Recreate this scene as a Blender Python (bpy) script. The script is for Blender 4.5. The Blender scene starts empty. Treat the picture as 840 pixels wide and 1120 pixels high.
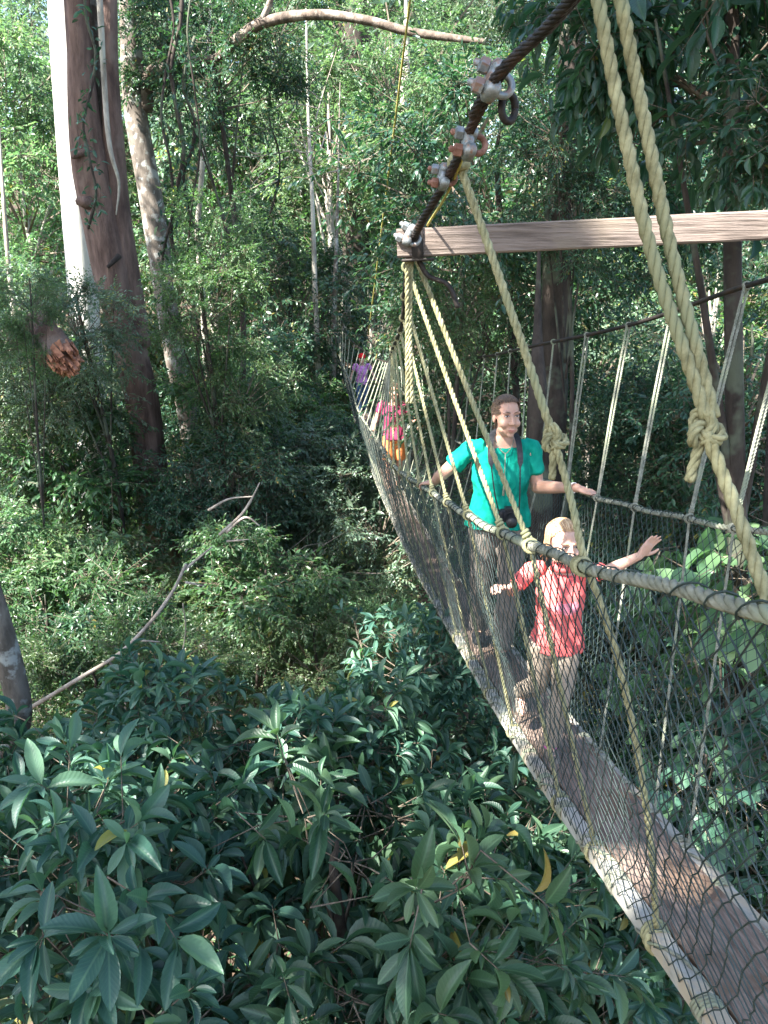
import bpy, math, random
import numpy as np
from mathutils import Vector, Matrix, noise

SC = bpy.context.scene
COL = SC.collection
rad = math.radians
CZ = 14.0                      # camera height above the valley floor datum
F, TH = 906.0, rad(16)
cT, sT = math.cos(TH), math.sin(TH)
SUN = Vector((-0.50, -0.40, 0.77)).normalized()     # towards the sun


def at(px, py, d):
    """World point seen at pixel (px,py) of the 840x1120 photo, d metres ahead of the camera."""
    u = (px - 420) / F; v = (py - 560) / F
    fy = cT - v * sT; fz = -sT - v * cT
    t = d / fy
    return np.array((u * t, d, CZ + fz * t))


def V3(*a): return np.array(a, float)
def nrm(a):
    a = np.asarray(a, float)
    return a / (np.linalg.norm(a, axis=-1, keepdims=True) + 1e-12)


# ------------------------------------------------------------------ mesh building
class MB:
    def __init__(s):
        s.v = []; s.q = []; s.t = []; s.n = 0; s.mq = []; s.mt = []; s.r = []; s.uv = []; s.has_uv = False
    def add(s, V, Q=None, T=None, mat=0, rnd=None, uv=None):
        V = np.asarray(V, float).reshape(-1, 3); s.v.append(V)
        s.r.append(np.full(len(V), .5) if rnd is None else np.asarray(rnd, float))
        if uv is not None: s.has_uv = True
        s.uv.append(np.zeros((len(V), 2)) if uv is None else np.asarray(uv, float))
        if Q is not None and len(Q):
            Q = np.asarray(Q, int).reshape(-1, 4); s.q.append(Q + s.n); s.mq.append(np.full(len(Q), mat))
        if T is not None and len(T):
            T = np.asarray(T, int).reshape(-1, 3); s.t.append(T + s.n); s.mt.append(np.full(len(T), mat))
        s.n += len(V)
        return s
    def arrays(s):
        V = np.concatenate(s.v) if s.v else np.zeros((0, 3))
        Q = np.concatenate(s.q) if s.q else np.zeros((0, 4), int)
        T = np.concatenate(s.t) if s.t else np.zeros((0, 3), int)
        return V, Q, T
    def mesh(s, name, mats, smooth=True, origin=(0, 0, 0)):
        V, Q, T = s.arrays()
        V = V - np.asarray(origin, float)
        me = bpy.data.meshes.new(name)
        me.vertices.add(len(V)); me.vertices.foreach_set('co', V.astype(np.float32).ravel())
        li = np.concatenate((Q.ravel(), T.ravel())).astype(np.int32)
        me.loops.add(len(li)); me.loops.foreach_set('vertex_index', li)
        me.polygons.add(len(Q) + len(T))
        ls = np.concatenate((np.arange(len(Q)) * 4, len(Q) * 4 + np.arange(len(T)) * 3)).astype(np.int32)
        me.polygons.foreach_set('loop_start', ls)
        mi = np.concatenate(([*s.mq] or [np.zeros(0)]) + ([*s.mt] or [np.zeros(0)])).astype(np.int32)
        me.polygons.foreach_set('material_index', mi)
        me.polygons.foreach_set('use_smooth', np.full(len(mi), bool(smooth)))
        for m in (mats if isinstance(mats, (list, tuple)) else [mats]): me.materials.append(m)
        a = me.attributes.new('rnd', 'FLOAT', 'POINT'); a.data.foreach_set('value', np.concatenate(s.r).astype(np.float32))
        if s.has_uv:
            a = me.attributes.new('luv', 'FLOAT2', 'POINT'); a.data.foreach_set('vector', np.concatenate(s.uv).astype(np.float32).ravel())
        me.update(calc_edges=True)
        return me
    def obj(s, name, mats, parent=None, smooth=True, origin=None):
        o = bpy.data.objects.new(name, s.mesh(name, mats, smooth, (0, 0, 0) if origin is None else origin))
        COL.objects.link(o)
        if parent is not None: o.parent = parent
        if origin is not None: o.location = origin
        return o


def tag(o, label=None, cat=None, group=None, kind=None):
    if label: o['label'] = label
    if cat: o['category'] = cat
    if group: o['group'] = group
    if kind: o['kind'] = kind
    return o


def empty(name, loc, rz=0):
    o = bpy.data.objects.new(name, None); COL.objects.link(o)
    o.location = loc; o.rotation_euler = (0, 0, rz); o.empty_display_size = .1
    return o


def frames(P):
    P = np.asarray(P, float)
    T = np.gradient(P, axis=0); T = nrm(T)
    ref = np.array((0, 0, 1.)) if abs(T[0][2]) < .9 else np.array((1., 0, 0))
    n = nrm(np.cross(T[0], ref)); N = [n]
    for i in range(1, len(P)):
        n = N[-1] - T[i] * np.dot(N[-1], T[i]); N.append(nrm(n))
    N = np.array(N); B = np.cross(T, N)
    return T, N, B


def resample(P, step):
    P = np.asarray(P, float)
    L = np.concatenate(([0], np.cumsum(np.linalg.norm(np.diff(P, axis=0), axis=1))))
    n = max(2, int(L[-1] / step) + 1)
    t = np.linspace(0, L[-1], n)
    return np.stack([np.interp(t, L, P[:, k]) for k in range(3)], 1), t


def smooth_path(P, n=8):
    """Catmull-Rom through the points."""
    P = np.asarray(P, float)
    if len(P) < 3: return P
    E = np.vstack((2 * P[0] - P[1], P, 2 * P[-1] - P[-2])); out = []
    for i in range(1, len(E) - 2):
        a, b, c, d = E[i - 1:i + 3]
        for t in np.linspace(0, 1, n, endpoint=False):
            out.append(.5 * ((2 * b) + (c - a) * t + (2 * a - 5 * b + 4 * c - d) * t * t + (-a + 3 * b - 3 * c + d) * t ** 3))
    out.append(P[-1])
    return np.array(out)


def tube(mb, P, R, n=8, mat=0, caps=True, rnd=None, ell=None, rough=0, seed=0, freq=3.0):
    P = np.asarray(P, float); R = np.broadcast_to(np.asarray(R, float), (len(P),)).copy()
    T, N, B = frames(P)
    a = np.linspace(0, 2 * np.pi, n, endpoint=False)
    ca, sa = np.cos(a), np.sin(a)
    rr = np.repeat(R[:, None], n, 1)
    V = P[:, None] + rr[..., None] * (ca[None, :, None] * N[:, None] + sa[None, :, None] * B[:, None])
    if rough:
        off = np.array([[noise.noise(Vector(p) * freq + Vector((seed * 3.1, 0, 0))) for p in row] for row in V * np.array((1, 1, .35))])
        V = P[:, None] + (rr * (1 + rough * off))[..., None] * (ca[None, :, None] * N[:, None] + sa[None, :, None] * B[:, None])
    m = len(P)
    i = np.arange(m - 1)[:, None] * n; j = np.arange(n)[None]; j2 = (j + 1) % n
    Q = np.stack((i + j, i + j2, i + n + j2, i + n + j), -1).reshape(-1, 4)
    V = V.reshape(-1, 3); Tt = []
    if caps:
        V = np.vstack((V, P[0] - T[0] * R[0] * .5, P[-1] + T[-1] * R[-1] * .5)); k = m * n
        Tt = [(k, (x + 1) % n, x) for x in range(n)] + [(k + 1, (m - 1) * n + x, (m - 1) * n + (x + 1) % n) for x in range(n)]
    mb.add(V, Q, Tt, mat, None if rnd is None else np.full(len(V), rnd))


def rope(mb, P, R, mat=0, pitch=None, n=5, phase=0.0):
    """Three twisted strands along a path."""
    pitch = pitch or R * 7.5
    P, t = resample(P, R * 1.1)
    T, N, B = frames(P)
    for k in range(3):
        a = 2 * np.pi * (t / pitch + k / 3) + phase
        C = P + R * .52 * (np.cos(a)[:, None] * N + np.sin(a)[:, None] * B)
        tube(mb, C, R * .56, n, mat, True)


def box(mb, c, X, Y, Z, bev=0.0, mat=0):
    """Box with half-axis vectors X,Y,Z, edges chamfered by bev (metres)."""
    c, X, Y, Z = [np.asarray(q, float) for q in (c, X, Y, Z)]
    lx, ly, lz = [np.linalg.norm(q) for q in (X, Y, Z)]
    b = min(bev, .45 * min(lx, ly, lz)) if bev else 0
    if not b:
        V = [c + sx * X + sy * Y + sz * Z for sz in (-1, 1) for sy in (-1, 1) for sx in (-1, 1)]
        mb.add(V, [(0, 2, 3, 1), (4, 5, 7, 6), (0, 1, 5, 4), (2, 6, 7, 3), (0, 4, 6, 2), (1, 3, 7, 5)], None, mat); return
    # stack of chamfered rings along Z
    def ring(ix, iy, z):
        x, y = 1 - ix / lx, 1 - iy / ly; bx, by = b / lx, b / ly
        pts = [(-x + bx, -y), (x - bx, -y), (x, -y + by), (x, y - by), (x - bx, y), (-x + bx, y), (-x, y - by), (-x, -y + by)]
        return [c + p * X + q * Y + z * Z for p, q in pts]
    V = ring(b, b, -1) + ring(0, 0, -1 + b / lz) + ring(0, 0, 1 - b / lz) + ring(b, b, 1)
    Q = [(r * 8 + i, r * 8 + (i + 1) % 8, r * 8 + 8 + (i + 1) % 8, r * 8 + 8 + i) for r in range(3) for i in range(8)]
    V += [c - Z, c + Z]
    T = [(32, (i + 1) % 8, i) for i in range(8)] + [(33, 24 + i, 24 + (i + 1) % 8) for i in range(8)]
    mb.add(V, Q, T, mat)


def ellipsoid(mb, c, X, Y, Z, n=16, m=10, mat=0):
    c, X, Y, Z = [np.asarray(q, float) for q in (c, X, Y, Z)]
    V = []
    for i in range(1, m):
        ph = np.pi * i / m
        for j in range(n):
            a = 2 * np.pi * j / n
            V.append(c + math.sin(ph) * math.cos(a) * X + math.sin(ph) * math.sin(a) * Y + math.cos(ph) * Z)
    Q = [(i * n + j, i * n + n + j, i * n + n + (j + 1) % n, i * n + (j + 1) % n) for i in range(m - 2) for j in range(n)]
    k = len(V); V += [c + Z, c - Z]; l = (m - 2) * n
    T = [(k, j, (j + 1) % n) for j in range(n)] + [(k + 1, l + (j + 1) % n, l + j) for j in range(n)]
    mb.add(V, Q, T, mat)


def etube(mb, rings, n=20, mat=0):
    """Closed loft through elliptical rings (centre, X half axis, Y half axis); X x Y must point along the loft."""
    V = []
    for c, X, Y in rings:
        c, X, Y = [np.asarray(q, float) for q in (c, X, Y)]
        for j in range(n):
            a = 2 * np.pi * j / n; V.append(c + math.cos(a) * X + math.sin(a) * Y)
    m = len(rings)
    Q = [(i * n + j, i * n + (j + 1) % n, i * n + n + (j + 1) % n, i * n + n + j) for i in range(m - 1) for j in range(n)]
    k = len(V); V += [np.asarray(rings[0][0], float), np.asarray(rings[-1][0], float)]; l = (m - 1) * n
    T = [(k, (j + 1) % n, j) for j in range(n)] + [(k + 1, l + j, l + (j + 1) % n) for j in range(n)]
    mb.add(V, Q, T, mat)


def fuse(mb, voxel, smooth=3, fold=None):
    """Union of the closed pieces of mb as one continuous skin; returns a new mesh. fold(p, n) -> offset along the normal."""
    me = mb.mesh('tmp', [], True)
    o = bpy.data.objects.new('tmp', me); COL.objects.link(o)
    m = o.modifiers.new('r', 'REMESH'); m.mode = 'VOXEL'; m.voxel_size = voxel; m.use_smooth_shade = True
    if smooth:
        m = o.modifiers.new('s', 'SMOOTH'); m.factor = .5; m.iterations = smooth
    bpy.context.view_layer.update()
    dg = bpy.context.evaluated_depsgraph_get()
    out = bpy.data.meshes.new_from_object(o.evaluated_get(dg))
    bpy.data.objects.remove(o); bpy.data.meshes.remove(me)
    if fold:
        co = [v.co.copy() for v in out.vertices]; no = [v.normal.copy() for v in out.vertices]
        for v, c, nn in zip(out.vertices, co, no): v.co = c + nn * fold(c, nn)
    out.polygons.foreach_set('use_smooth', np.full(len(out.polygons), True)); out.update()
    return out


# ------------------------------------------------------------------ materials
def mat_new(name):
    m = bpy.data.materials.new(name); m.use_nodes = True
    nt = m.node_tree
    for n in list(nt.nodes):
        if n.type != 'OUTPUT_MATERIAL': nt.nodes.remove(n)
    return m, nt, nt.nodes['Material Output']


def nd(nt, typ, **kw):
    n = nt.nodes.new(typ)
    for k, v in kw.items():
        if k in n.inputs: n.inputs[k].default_value = v
        else: setattr(n, k, v)
    return n


def ramp(nt, stops):
    r = nt.nodes.new('ShaderNodeValToRGB'); e = r.color_ramp.elements
    while len(e) < len(stops): e.new(.5)
    for x, (p, c) in zip(e, stops): x.position = p; x.color = (*c, 1)
    return r


def leaf_mat(name, dark, mid, light, rough=.42, trans=.35, spec=.5, veins=False, tint=(1.25, 1.5, .7)):
    m, nt, out = mat_new(name); L = nt.links.new
    at_ = nd(nt, 'ShaderNodeAttribute', attribute_name='rnd')
    oi = nd(nt, 'ShaderNodeObjectInfo')
    cr = ramp(nt, [(0, dark), (.5, mid), (.93, light), (.98, tuple(x * 1.35 for x in light)), (1, (.24, .2, .05))])
    L(at_.outputs['Fac'], cr.inputs[0])
    hs = nd(nt, 'ShaderNodeHueSaturation')
    mr = nd(nt, 'ShaderNodeMapRange'); mr.inputs[3].default_value = .475; mr.inputs[4].default_value = .525
    L(oi.outputs['Random'], mr.inputs[0]); L(mr.outputs[0], hs.inputs['Hue'])
    mr2 = nd(nt, 'ShaderNodeMapRange'); mr2.inputs[3].default_value = .8; mr2.inputs[4].default_value = 1.25
    L(oi.outputs['Random'], mr2.inputs[0]); L(mr2.outputs[0], hs.inputs['Value'])
    L(cr.outputs[0], hs.inputs['Color'])
    col = hs.outputs[0]
    p = nd(nt, 'ShaderNodeBsdfPrincipled', Roughness=rough); p.inputs['Specular IOR Level'].default_value = spec
    if veins:
        uv = nd(nt, 'ShaderNodeAttribute', attribute_name='luv')
        sx = nd(nt, 'ShaderNodeSeparateXYZ'); L(uv.outputs['Vector'], sx.inputs[0])
        ab = nd(nt, 'ShaderNodeMath', operation='ABSOLUTE'); L(sx.outputs[1], ab.inputs[0])
        mid_ = nd(nt, 'ShaderNodeMapRange'); mid_.inputs[1].default_value = .02; mid_.inputs[2].default_value = .07
        mid_.inputs[3].default_value = 1; mid_.inputs[4].default_value = 0; L(ab.outputs[0], mid_.inputs[0])
        # side veins: sin((along - .6*|across|) * k)
        mu = nd(nt, 'ShaderNodeMath', operation='MULTIPLY_ADD'); L(ab.outputs[0], mu.inputs[0]); mu.inputs[1].default_value = -.45; L(sx.outputs[0], mu.inputs[2])
        m3 = nd(nt, 'ShaderNodeMath', operation='MULTIPLY'); L(mu.outputs[0], m3.inputs[0]); m3.inputs[1].default_value = 75
        sn = nd(nt, 'ShaderNodeMath', operation='SINE'); L(m3.outputs[0], sn.inputs[0])
        pw = nd(nt, 'ShaderNodeMapRange'); pw.inputs[1].default_value = .75; pw.inputs[2].default_value = 1; pw.inputs[4].default_value = .35
        L(sn.outputs[0], pw.inputs[0])
        ad = nd(nt, 'ShaderNodeMath', operation='MAXIMUM'); L(mid_.outputs[0], ad.inputs[0]); L(pw.outputs[0], ad.inputs[1])
        mx = nd(nt, 'ShaderNodeMix', data_type='RGBA'); L(ad.outputs[0], mx.inputs[0]); L(col, mx.inputs[6])
        mx.inputs[7].default_value = (*[min(1, x * 1.6 + .015) for x in light], 1); 
        m4 = nd(nt, 'ShaderNodeMath', operation='MULTIPLY'); L(ad.outputs[0], m4.inputs[0]); m4.inputs[1].default_value = .3
        L(m4.outputs[0], mx.inputs[0]); col = mx.outputs[2]
        bp = nd(nt, 'ShaderNodeBump', Strength=.12, Distance=.003); L(sn.outputs[0], bp.inputs['Height']); L(bp.outputs[0], p.inputs['Normal'])
    L(col, p.inputs['Base Color'])
    tr = nd(nt, 'ShaderNodeBsdfTranslucent')
    tm = nd(nt, 'ShaderNodeMix', data_type='RGBA', blend_type='MULTIPLY'); tm.inputs[0].default_value = 1
    L(col, tm.inputs[6]); tm.inputs[7].default_value = (*[q * 1.6 for q in tint], 1); L(tm.outputs[2], tr.inputs[0])
    ms = nd(nt, 'ShaderNodeMixShader'); ms.inputs[0].default_value = trans
    L(p.outputs[0], ms.inputs[1]); L(tr.outputs[0], ms.inputs[2]); L(ms.outputs[0], out.inputs[0])
    return m


def rough_mat(name, c1, c2, scale=8, stretch=(1, 1, 1), rough=.8, bump=.4, dist=.01, c3=None, coord='Object', spec=.3, metal=0, detail=6, patch=2.0, pos=(.35, .65)):
    """Two-tone noise surface with a large third-tone patchwork and bump."""
    m, nt, out = mat_new(name); L = nt.links.new
    tc = nd(nt, 'ShaderNodeTexCoord'); mp = nd(nt, 'ShaderNodeMapping'); mp.inputs['Scale'].default_value = stretch
    L(tc.outputs[coord], mp.inputs[0])
    n1 = nd(nt, 'ShaderNodeTexNoise', Scale=scale, Detail=detail, Roughness=.65); L(mp.outputs[0], n1.inputs['Vector'])
    cr = ramp(nt, [(pos[0], c1), (pos[1], c2)]); L(n1.outputs[0], cr.inputs[0]); col = cr.outputs[0]
    if c3:
        n2 = nd(nt, 'ShaderNodeTexNoise', Scale=patch, Detail=4, Roughness=.6); L(tc.outputs[coord], n2.inputs['Vector'])
        r2 = ramp(nt, [(.52, (0, 0, 0)), (.6, (1, 1, 1))]); L(n2.outputs[0], r2.inputs[0])
        mx = nd(nt, 'ShaderNodeMix', data_type='RGBA'); L(r2.outputs[0], mx.inputs[0]); L(col, mx.inputs[6]); mx.inputs[7].default_value = (*c3, 1)
        col = mx.outputs[2]
    p = nd(nt, 'ShaderNodeBsdfPrincipled', Roughness=rough, Metallic=metal); p.inputs['Specular IOR Level'].default_value = spec
    L(col, p.inputs['Base Color'])
    if bump:
        b = nd(nt, 'ShaderNodeBump', Strength=bump, Distance=dist); L(n1.outputs[0], b.inputs['Height']); L(b.outputs[0], p.inputs['Normal'])
    L(p.outputs[0], out.inputs[0])
    return m


def skin_mat(name, c, c2):
    m = rough_mat(name, c, c2, scale=14, rough=.5, bump=.05, dist=.003, spec=.4)
    p = [n for n in m.node_tree.nodes if n.type == 'BSDF_PRINCIPLED'][0]
    p.inputs['Subsurface Weight'].default_value = .15; p.inputs['Subsurface Radius'].default_value = (.012, .005, .003); p.inputs['Subsurface Scale'].default_value = 1.0
    return m


M = {}
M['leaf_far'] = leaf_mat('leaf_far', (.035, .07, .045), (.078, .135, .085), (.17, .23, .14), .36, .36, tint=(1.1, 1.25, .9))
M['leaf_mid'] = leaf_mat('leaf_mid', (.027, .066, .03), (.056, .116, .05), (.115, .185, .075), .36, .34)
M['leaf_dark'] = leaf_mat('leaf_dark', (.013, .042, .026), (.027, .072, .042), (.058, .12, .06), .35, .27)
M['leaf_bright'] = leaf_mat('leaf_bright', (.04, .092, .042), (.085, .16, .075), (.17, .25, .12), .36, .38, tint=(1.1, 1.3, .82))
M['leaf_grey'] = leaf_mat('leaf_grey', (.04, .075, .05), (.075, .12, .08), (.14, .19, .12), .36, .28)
M['leaf_big'] = leaf_mat('leaf_big', (.015, .05, .033), (.034, .086, .057), (.085, .155, .085), .4, .24, .42, True)
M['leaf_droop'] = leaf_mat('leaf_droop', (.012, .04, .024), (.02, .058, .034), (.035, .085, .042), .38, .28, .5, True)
M['twig'] = rough_mat('twig', (.09, .07, .05), (.2, .16, .12), 20)
M['bark_red'] = rough_mat('bark_red', (.07, .042, .034), (.2, .13, .105), 6, (1, 1, .22), .85, 1.0, .07, (.2, .145, .12), patch=.9)
M['bark_pale'] = rough_mat('bark_pale', (.2, .175, .14), (.5, .45, .38), 9, (1, 1, .3), .85, .5, .02, (.42, .4, .33), patch=1.4)
M['bark_grey'] = rough_mat('bark_grey', (.075, .062, .05), (.19, .16, .13), 9, (1, 1, .4), .85, .8, .02, (.3, .3, .27), patch=6)
M['bark_white'] = rough_mat('bark_white', (.5, .47, .42), (.75, .72, .67), 6, (1, 1, .3), .85, .5, .02, (.6, .58, .52), patch=1.4)
M['bark_brown'] = rough_mat('bark_brown', (.06, .045, .036), (.17, .13, .1), 9, (1, 1, .4), .9, .9, .03, (.26, .22, .18), patch=4)
M['bark_dark'] = rough_mat('bark_dark', (.022, .017, .014), (.065, .05, .04), 8, (1, 1, .3), .9, .8, .03, (.09, .1, .07), patch=2)
M['wood_raw'] = rough_mat('wood_raw', (.16, .06, .035), (.42, .2, .12), 9, (1.5, 1.5, .15), .8, .6, .03)
M['dead'] = rough_mat('dead', (.2, .165, .13), (.42, .36, .3), 10, (1, 1, 1), .85, .4, .01)
M['soil'] = rough_mat('soil', (.028, .019, .013), (.095, .062, .042), 3.5, (1, 1, 1), .95, .8, .06, (.05, .07, .025), patch=.6)
M['rope'] = rough_mat('rope', (.17, .155, .08), (.36, .335, .19), 30, (1, 1, 1), .95, .8, .004, (.23, .23, .13), patch=6, spec=.1)
M['rope_grey'] = rough_mat('rope_grey', (.13, .135, .1), (.28, .275, .215), 26, (1, 1, 1), .95, .8, .004, (.22, .235, .16), patch=5, spec=.1)
M['rope_yellow'] = rough_mat('rope_yellow', (.33, .29, .07), (.5, .45, .14), 30, rough=.85)
M['net'] = rough_mat('net', (.013, .024, .021), (.045, .065, .058), 6, rough=.55, bump=0)
M['steel'] = rough_mat('steel', (.011, .01, .009), (.042, .033, .028), 40, (1, 1, 1), .6, .3, .003, (.05, .03, .021), patch=8, metal=.3)
M['galv'] = rough_mat('galv', (.16, .175, .175), (.34, .355, .35), 60, (1, 1, 1), .5, .4, .002, (.26, .17, .13), patch=30, metal=.5)
M['rust'] = rough_mat('rust', (.13, .055, .035), (.27, .14, .1), 40, rough=.8, bump=.3, dist=.002)
M['beam'] = rough_mat('beam', (.08, .062, .05), (.225, .178, .15), 7, (.22, 7, 13), .88, .9, .01, (.2, .16, .125), patch=3.5, spec=.12, pos=(.3, .55))
M['plank'] = rough_mat('plank', (.085, .06, .047), (.255, .19, .152), 7, (12, .5, 4), .95, .8, .008, (.155, .105, .075), patch=4, spec=.05, pos=(.3, .62))
M['alu'] = rough_mat('alu', (.2, .19, .16), (.42, .4, .35), 12, (1, .25, 1), .7, .3, .004, (.36, .3, .22), patch=5)
# ------------------------------------------------------------------ the rope walkway
BD = [-1.5, 0, 1.6, 2.45, 3.3, 5.05, 8, 12, 15, 18, 23]
BZ = [-1.05, -1.33, -1.70, -1.89, -2.08, -2.40, -2.82, -3.1, -3.05, -2.85, -2.4]
BX = [1.19, 1.09, .975, .905, .845, .73, .50, .14, -.17, -.5, -1.05]
CD = [-1.5, .6, 1.6, 1.9, 2.3, 2.72, 4, 5.2, 7, 9, 12, 15, 18, 23]
CZh = [.75, .55, .46, .39, .24, .1, -.05, -.3, -.58, -.85, -1.2, -1.35, -1.1, .15]
CLX = [.5, .42, .33, .235, .165, .09, .1, .11, .08, .07, .02, -.3, -.85, -1.5]
CRX = [1.7, 1.68, 1.66, 1.66, 1.66, 1.66, 1.69, 1.5, 1.2, 1.05, .62, .3, 0, -.5]
def _sp(D, Y):
    P = smooth_path(np.stack((np.array(D, float), np.array(Y, float), np.zeros(len(D))), 1), 10)
    return lambda d: np.interp(d, P[:, 0], P[:, 1])
deck_z0, deck_x = _sp(BD, BZ), _sp(BD, BX)
cab_z0, cab_lx, cab_rx = _sp(CD, CZh), _sp(CD, CLX), _sp(CD, CRX)
deck_z = lambda d: CZ + deck_z0(d)
def deck(d, off=0, up=0): return np.stack((deck_x(d) + off, np.asarray(d, float) + 0 * deck_x(d), deck_z(d) + up), -1)
def _fl(d): return .46 + .02 * np.sin(np.asarray(d) * 1.1) - np.clip((np.asarray(d) - 10) * .006, 0, .1)
def rail(d, side):
    scall = .004 * np.cos(np.asarray(d) * 2 * np.pi / .7)
    return deck(d, side * (_fl(d) + (.03 if side > 0 else 0)), 1.09 + scall + .036 * np.clip((1.9 - np.asarray(d)) / .9, 0, 1.2) * (side < 0))
def low(d, side): return deck(d, (.128 if side > 0 else -.178), -.03)
def cable(d, side):
    return np.stack((cab_lx(d) if side < 0 else cab_rx(d), np.asarray(d, float), CZ + cab_z0(d)), -1)

WALK = empty('rope_walkway', deck(0.0))
tag(WALK, 'long sagging rope and plank canopy walkway with green netting on both sides', 'rope bridge')
def wobj(mb, name, mats, parent=WALK, smooth=True):
    o = mb.obj(name, mats, parent, smooth)
    o.matrix_parent_inverse = WALK.matrix_world.inverted() if parent is WALK else Matrix()
    return o
bpy.context.view_layer.update()
random.seed(5); rg = np.random.default_rng(5)

# planks laid end to end on the ladder
d0 = -1.0; k = 0
while d0 < 22.6:
    d1 = min(d0 + 2.35, 22.8); mb = MB()
    ds = np.linspace(d0 + .006, d1 - .006, 7); sk = rg.uniform(-.008, .008)
    rings = []
    for d in ds:
        c = deck(d, sk, rg.uniform(-.002, .002))
        rings.append([c + V3(x, 0, z) for x, z in ((-.135, -.036), (.135, -.036), (.137, -.033), (.137, -.003), (.133, 0), (.06, -.001), (-.06, .0005), (-.133, 0), (-.137, -.003), (-.137, -.033))])
    n = 10; V = np.array(rings).reshape(-1, 3)
    Q = [(i * n + j, i * n + n + j, i * n + n + (j + 1) % n, i * n + (j + 1) % n) for i in range(6) for j in range(n)]
    mb.add(V, Q); mb.add(rings[0] + [np.mean(rings[0], 0)], None, [(j, (j + 1) % n, n) for j in range(n)])
    mb.add(rings[-1] + [np.mean(rings[-1], 0)], None, [((j + 1) % n, j, n) for j in range(n)])
    o = wobj(mb, 'plank', M['plank'], smooth=False); d0 = d1; k += 1

dd = np.linspace(-1.2, 22.9, 240)
for side in (-1, 1):                       # ladder rails under the planks
    mb = MB(); pts = low(dd, side); n = 8
    prof = [(-.022, -.03), (.022, -.03), (.026, -.024), (.026, .024), (.022, .03), (-.022, .03), (-.026, .024), (-.026, -.024)]
    V = np.array([[p + V3(x, 0, z) for x, z in prof] for p in pts]).reshape(-1, 3)
    Q = [(i * n + j, i * n + n + j, i * n + n + (j + 1) % n, i * n + (j + 1) % n) for i in range(len(pts) - 1) for j in range(n)]
    mb.add(V, Q)
    wobj(mb, 'ladder_rail', M['alu'], smooth=False)
    # cord lashings round the ladder rail
    mb = MB()
    yy = [-.6]; aa = [0.0]                    # one cord: tight turns, then a long stride
    while yy[-1] < 22.4:
        for q in range(rg.integers(2, 5) * 8): yy.append(yy[-1] + .0016); aa.append(aa[-1] + np.pi / 4)
        for q in range(6): yy.append(yy[-1] + rg.uniform(.03, .05)); aa.append(aa[-1] + np.pi / 6)
    yy, aa = np.array(yy), np.array(aa); C = low(yy, side); C[:, 0] += .034 * np.cos(aa); C[:, 2] += .038 * np.sin(aa)
    tube(mb, C, .0055, 5)
    wobj(mb, 'cord_lashing', M['rope_grey'])
for d in np.arange(-.8, 22.6, .33):
    mb = MB(); tube(mb, [low(d, -1) + V3(.02, 0, -.005), low(d, 1) + V3(-.02, 0, -.005)], .013, 8); wobj(mb, 'rung', M['alu'])

for side in (-1, 1):                       # hand ropes
    mb = MB(); d = np.linspace(-1.2, 22.9, 600)
    rope(mb, rail(d, side), np.float64(.0145) if side < 0 else .0125, pitch=.1)
    o = wobj(mb, 'hand_rope', M['rope_grey'])

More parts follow.
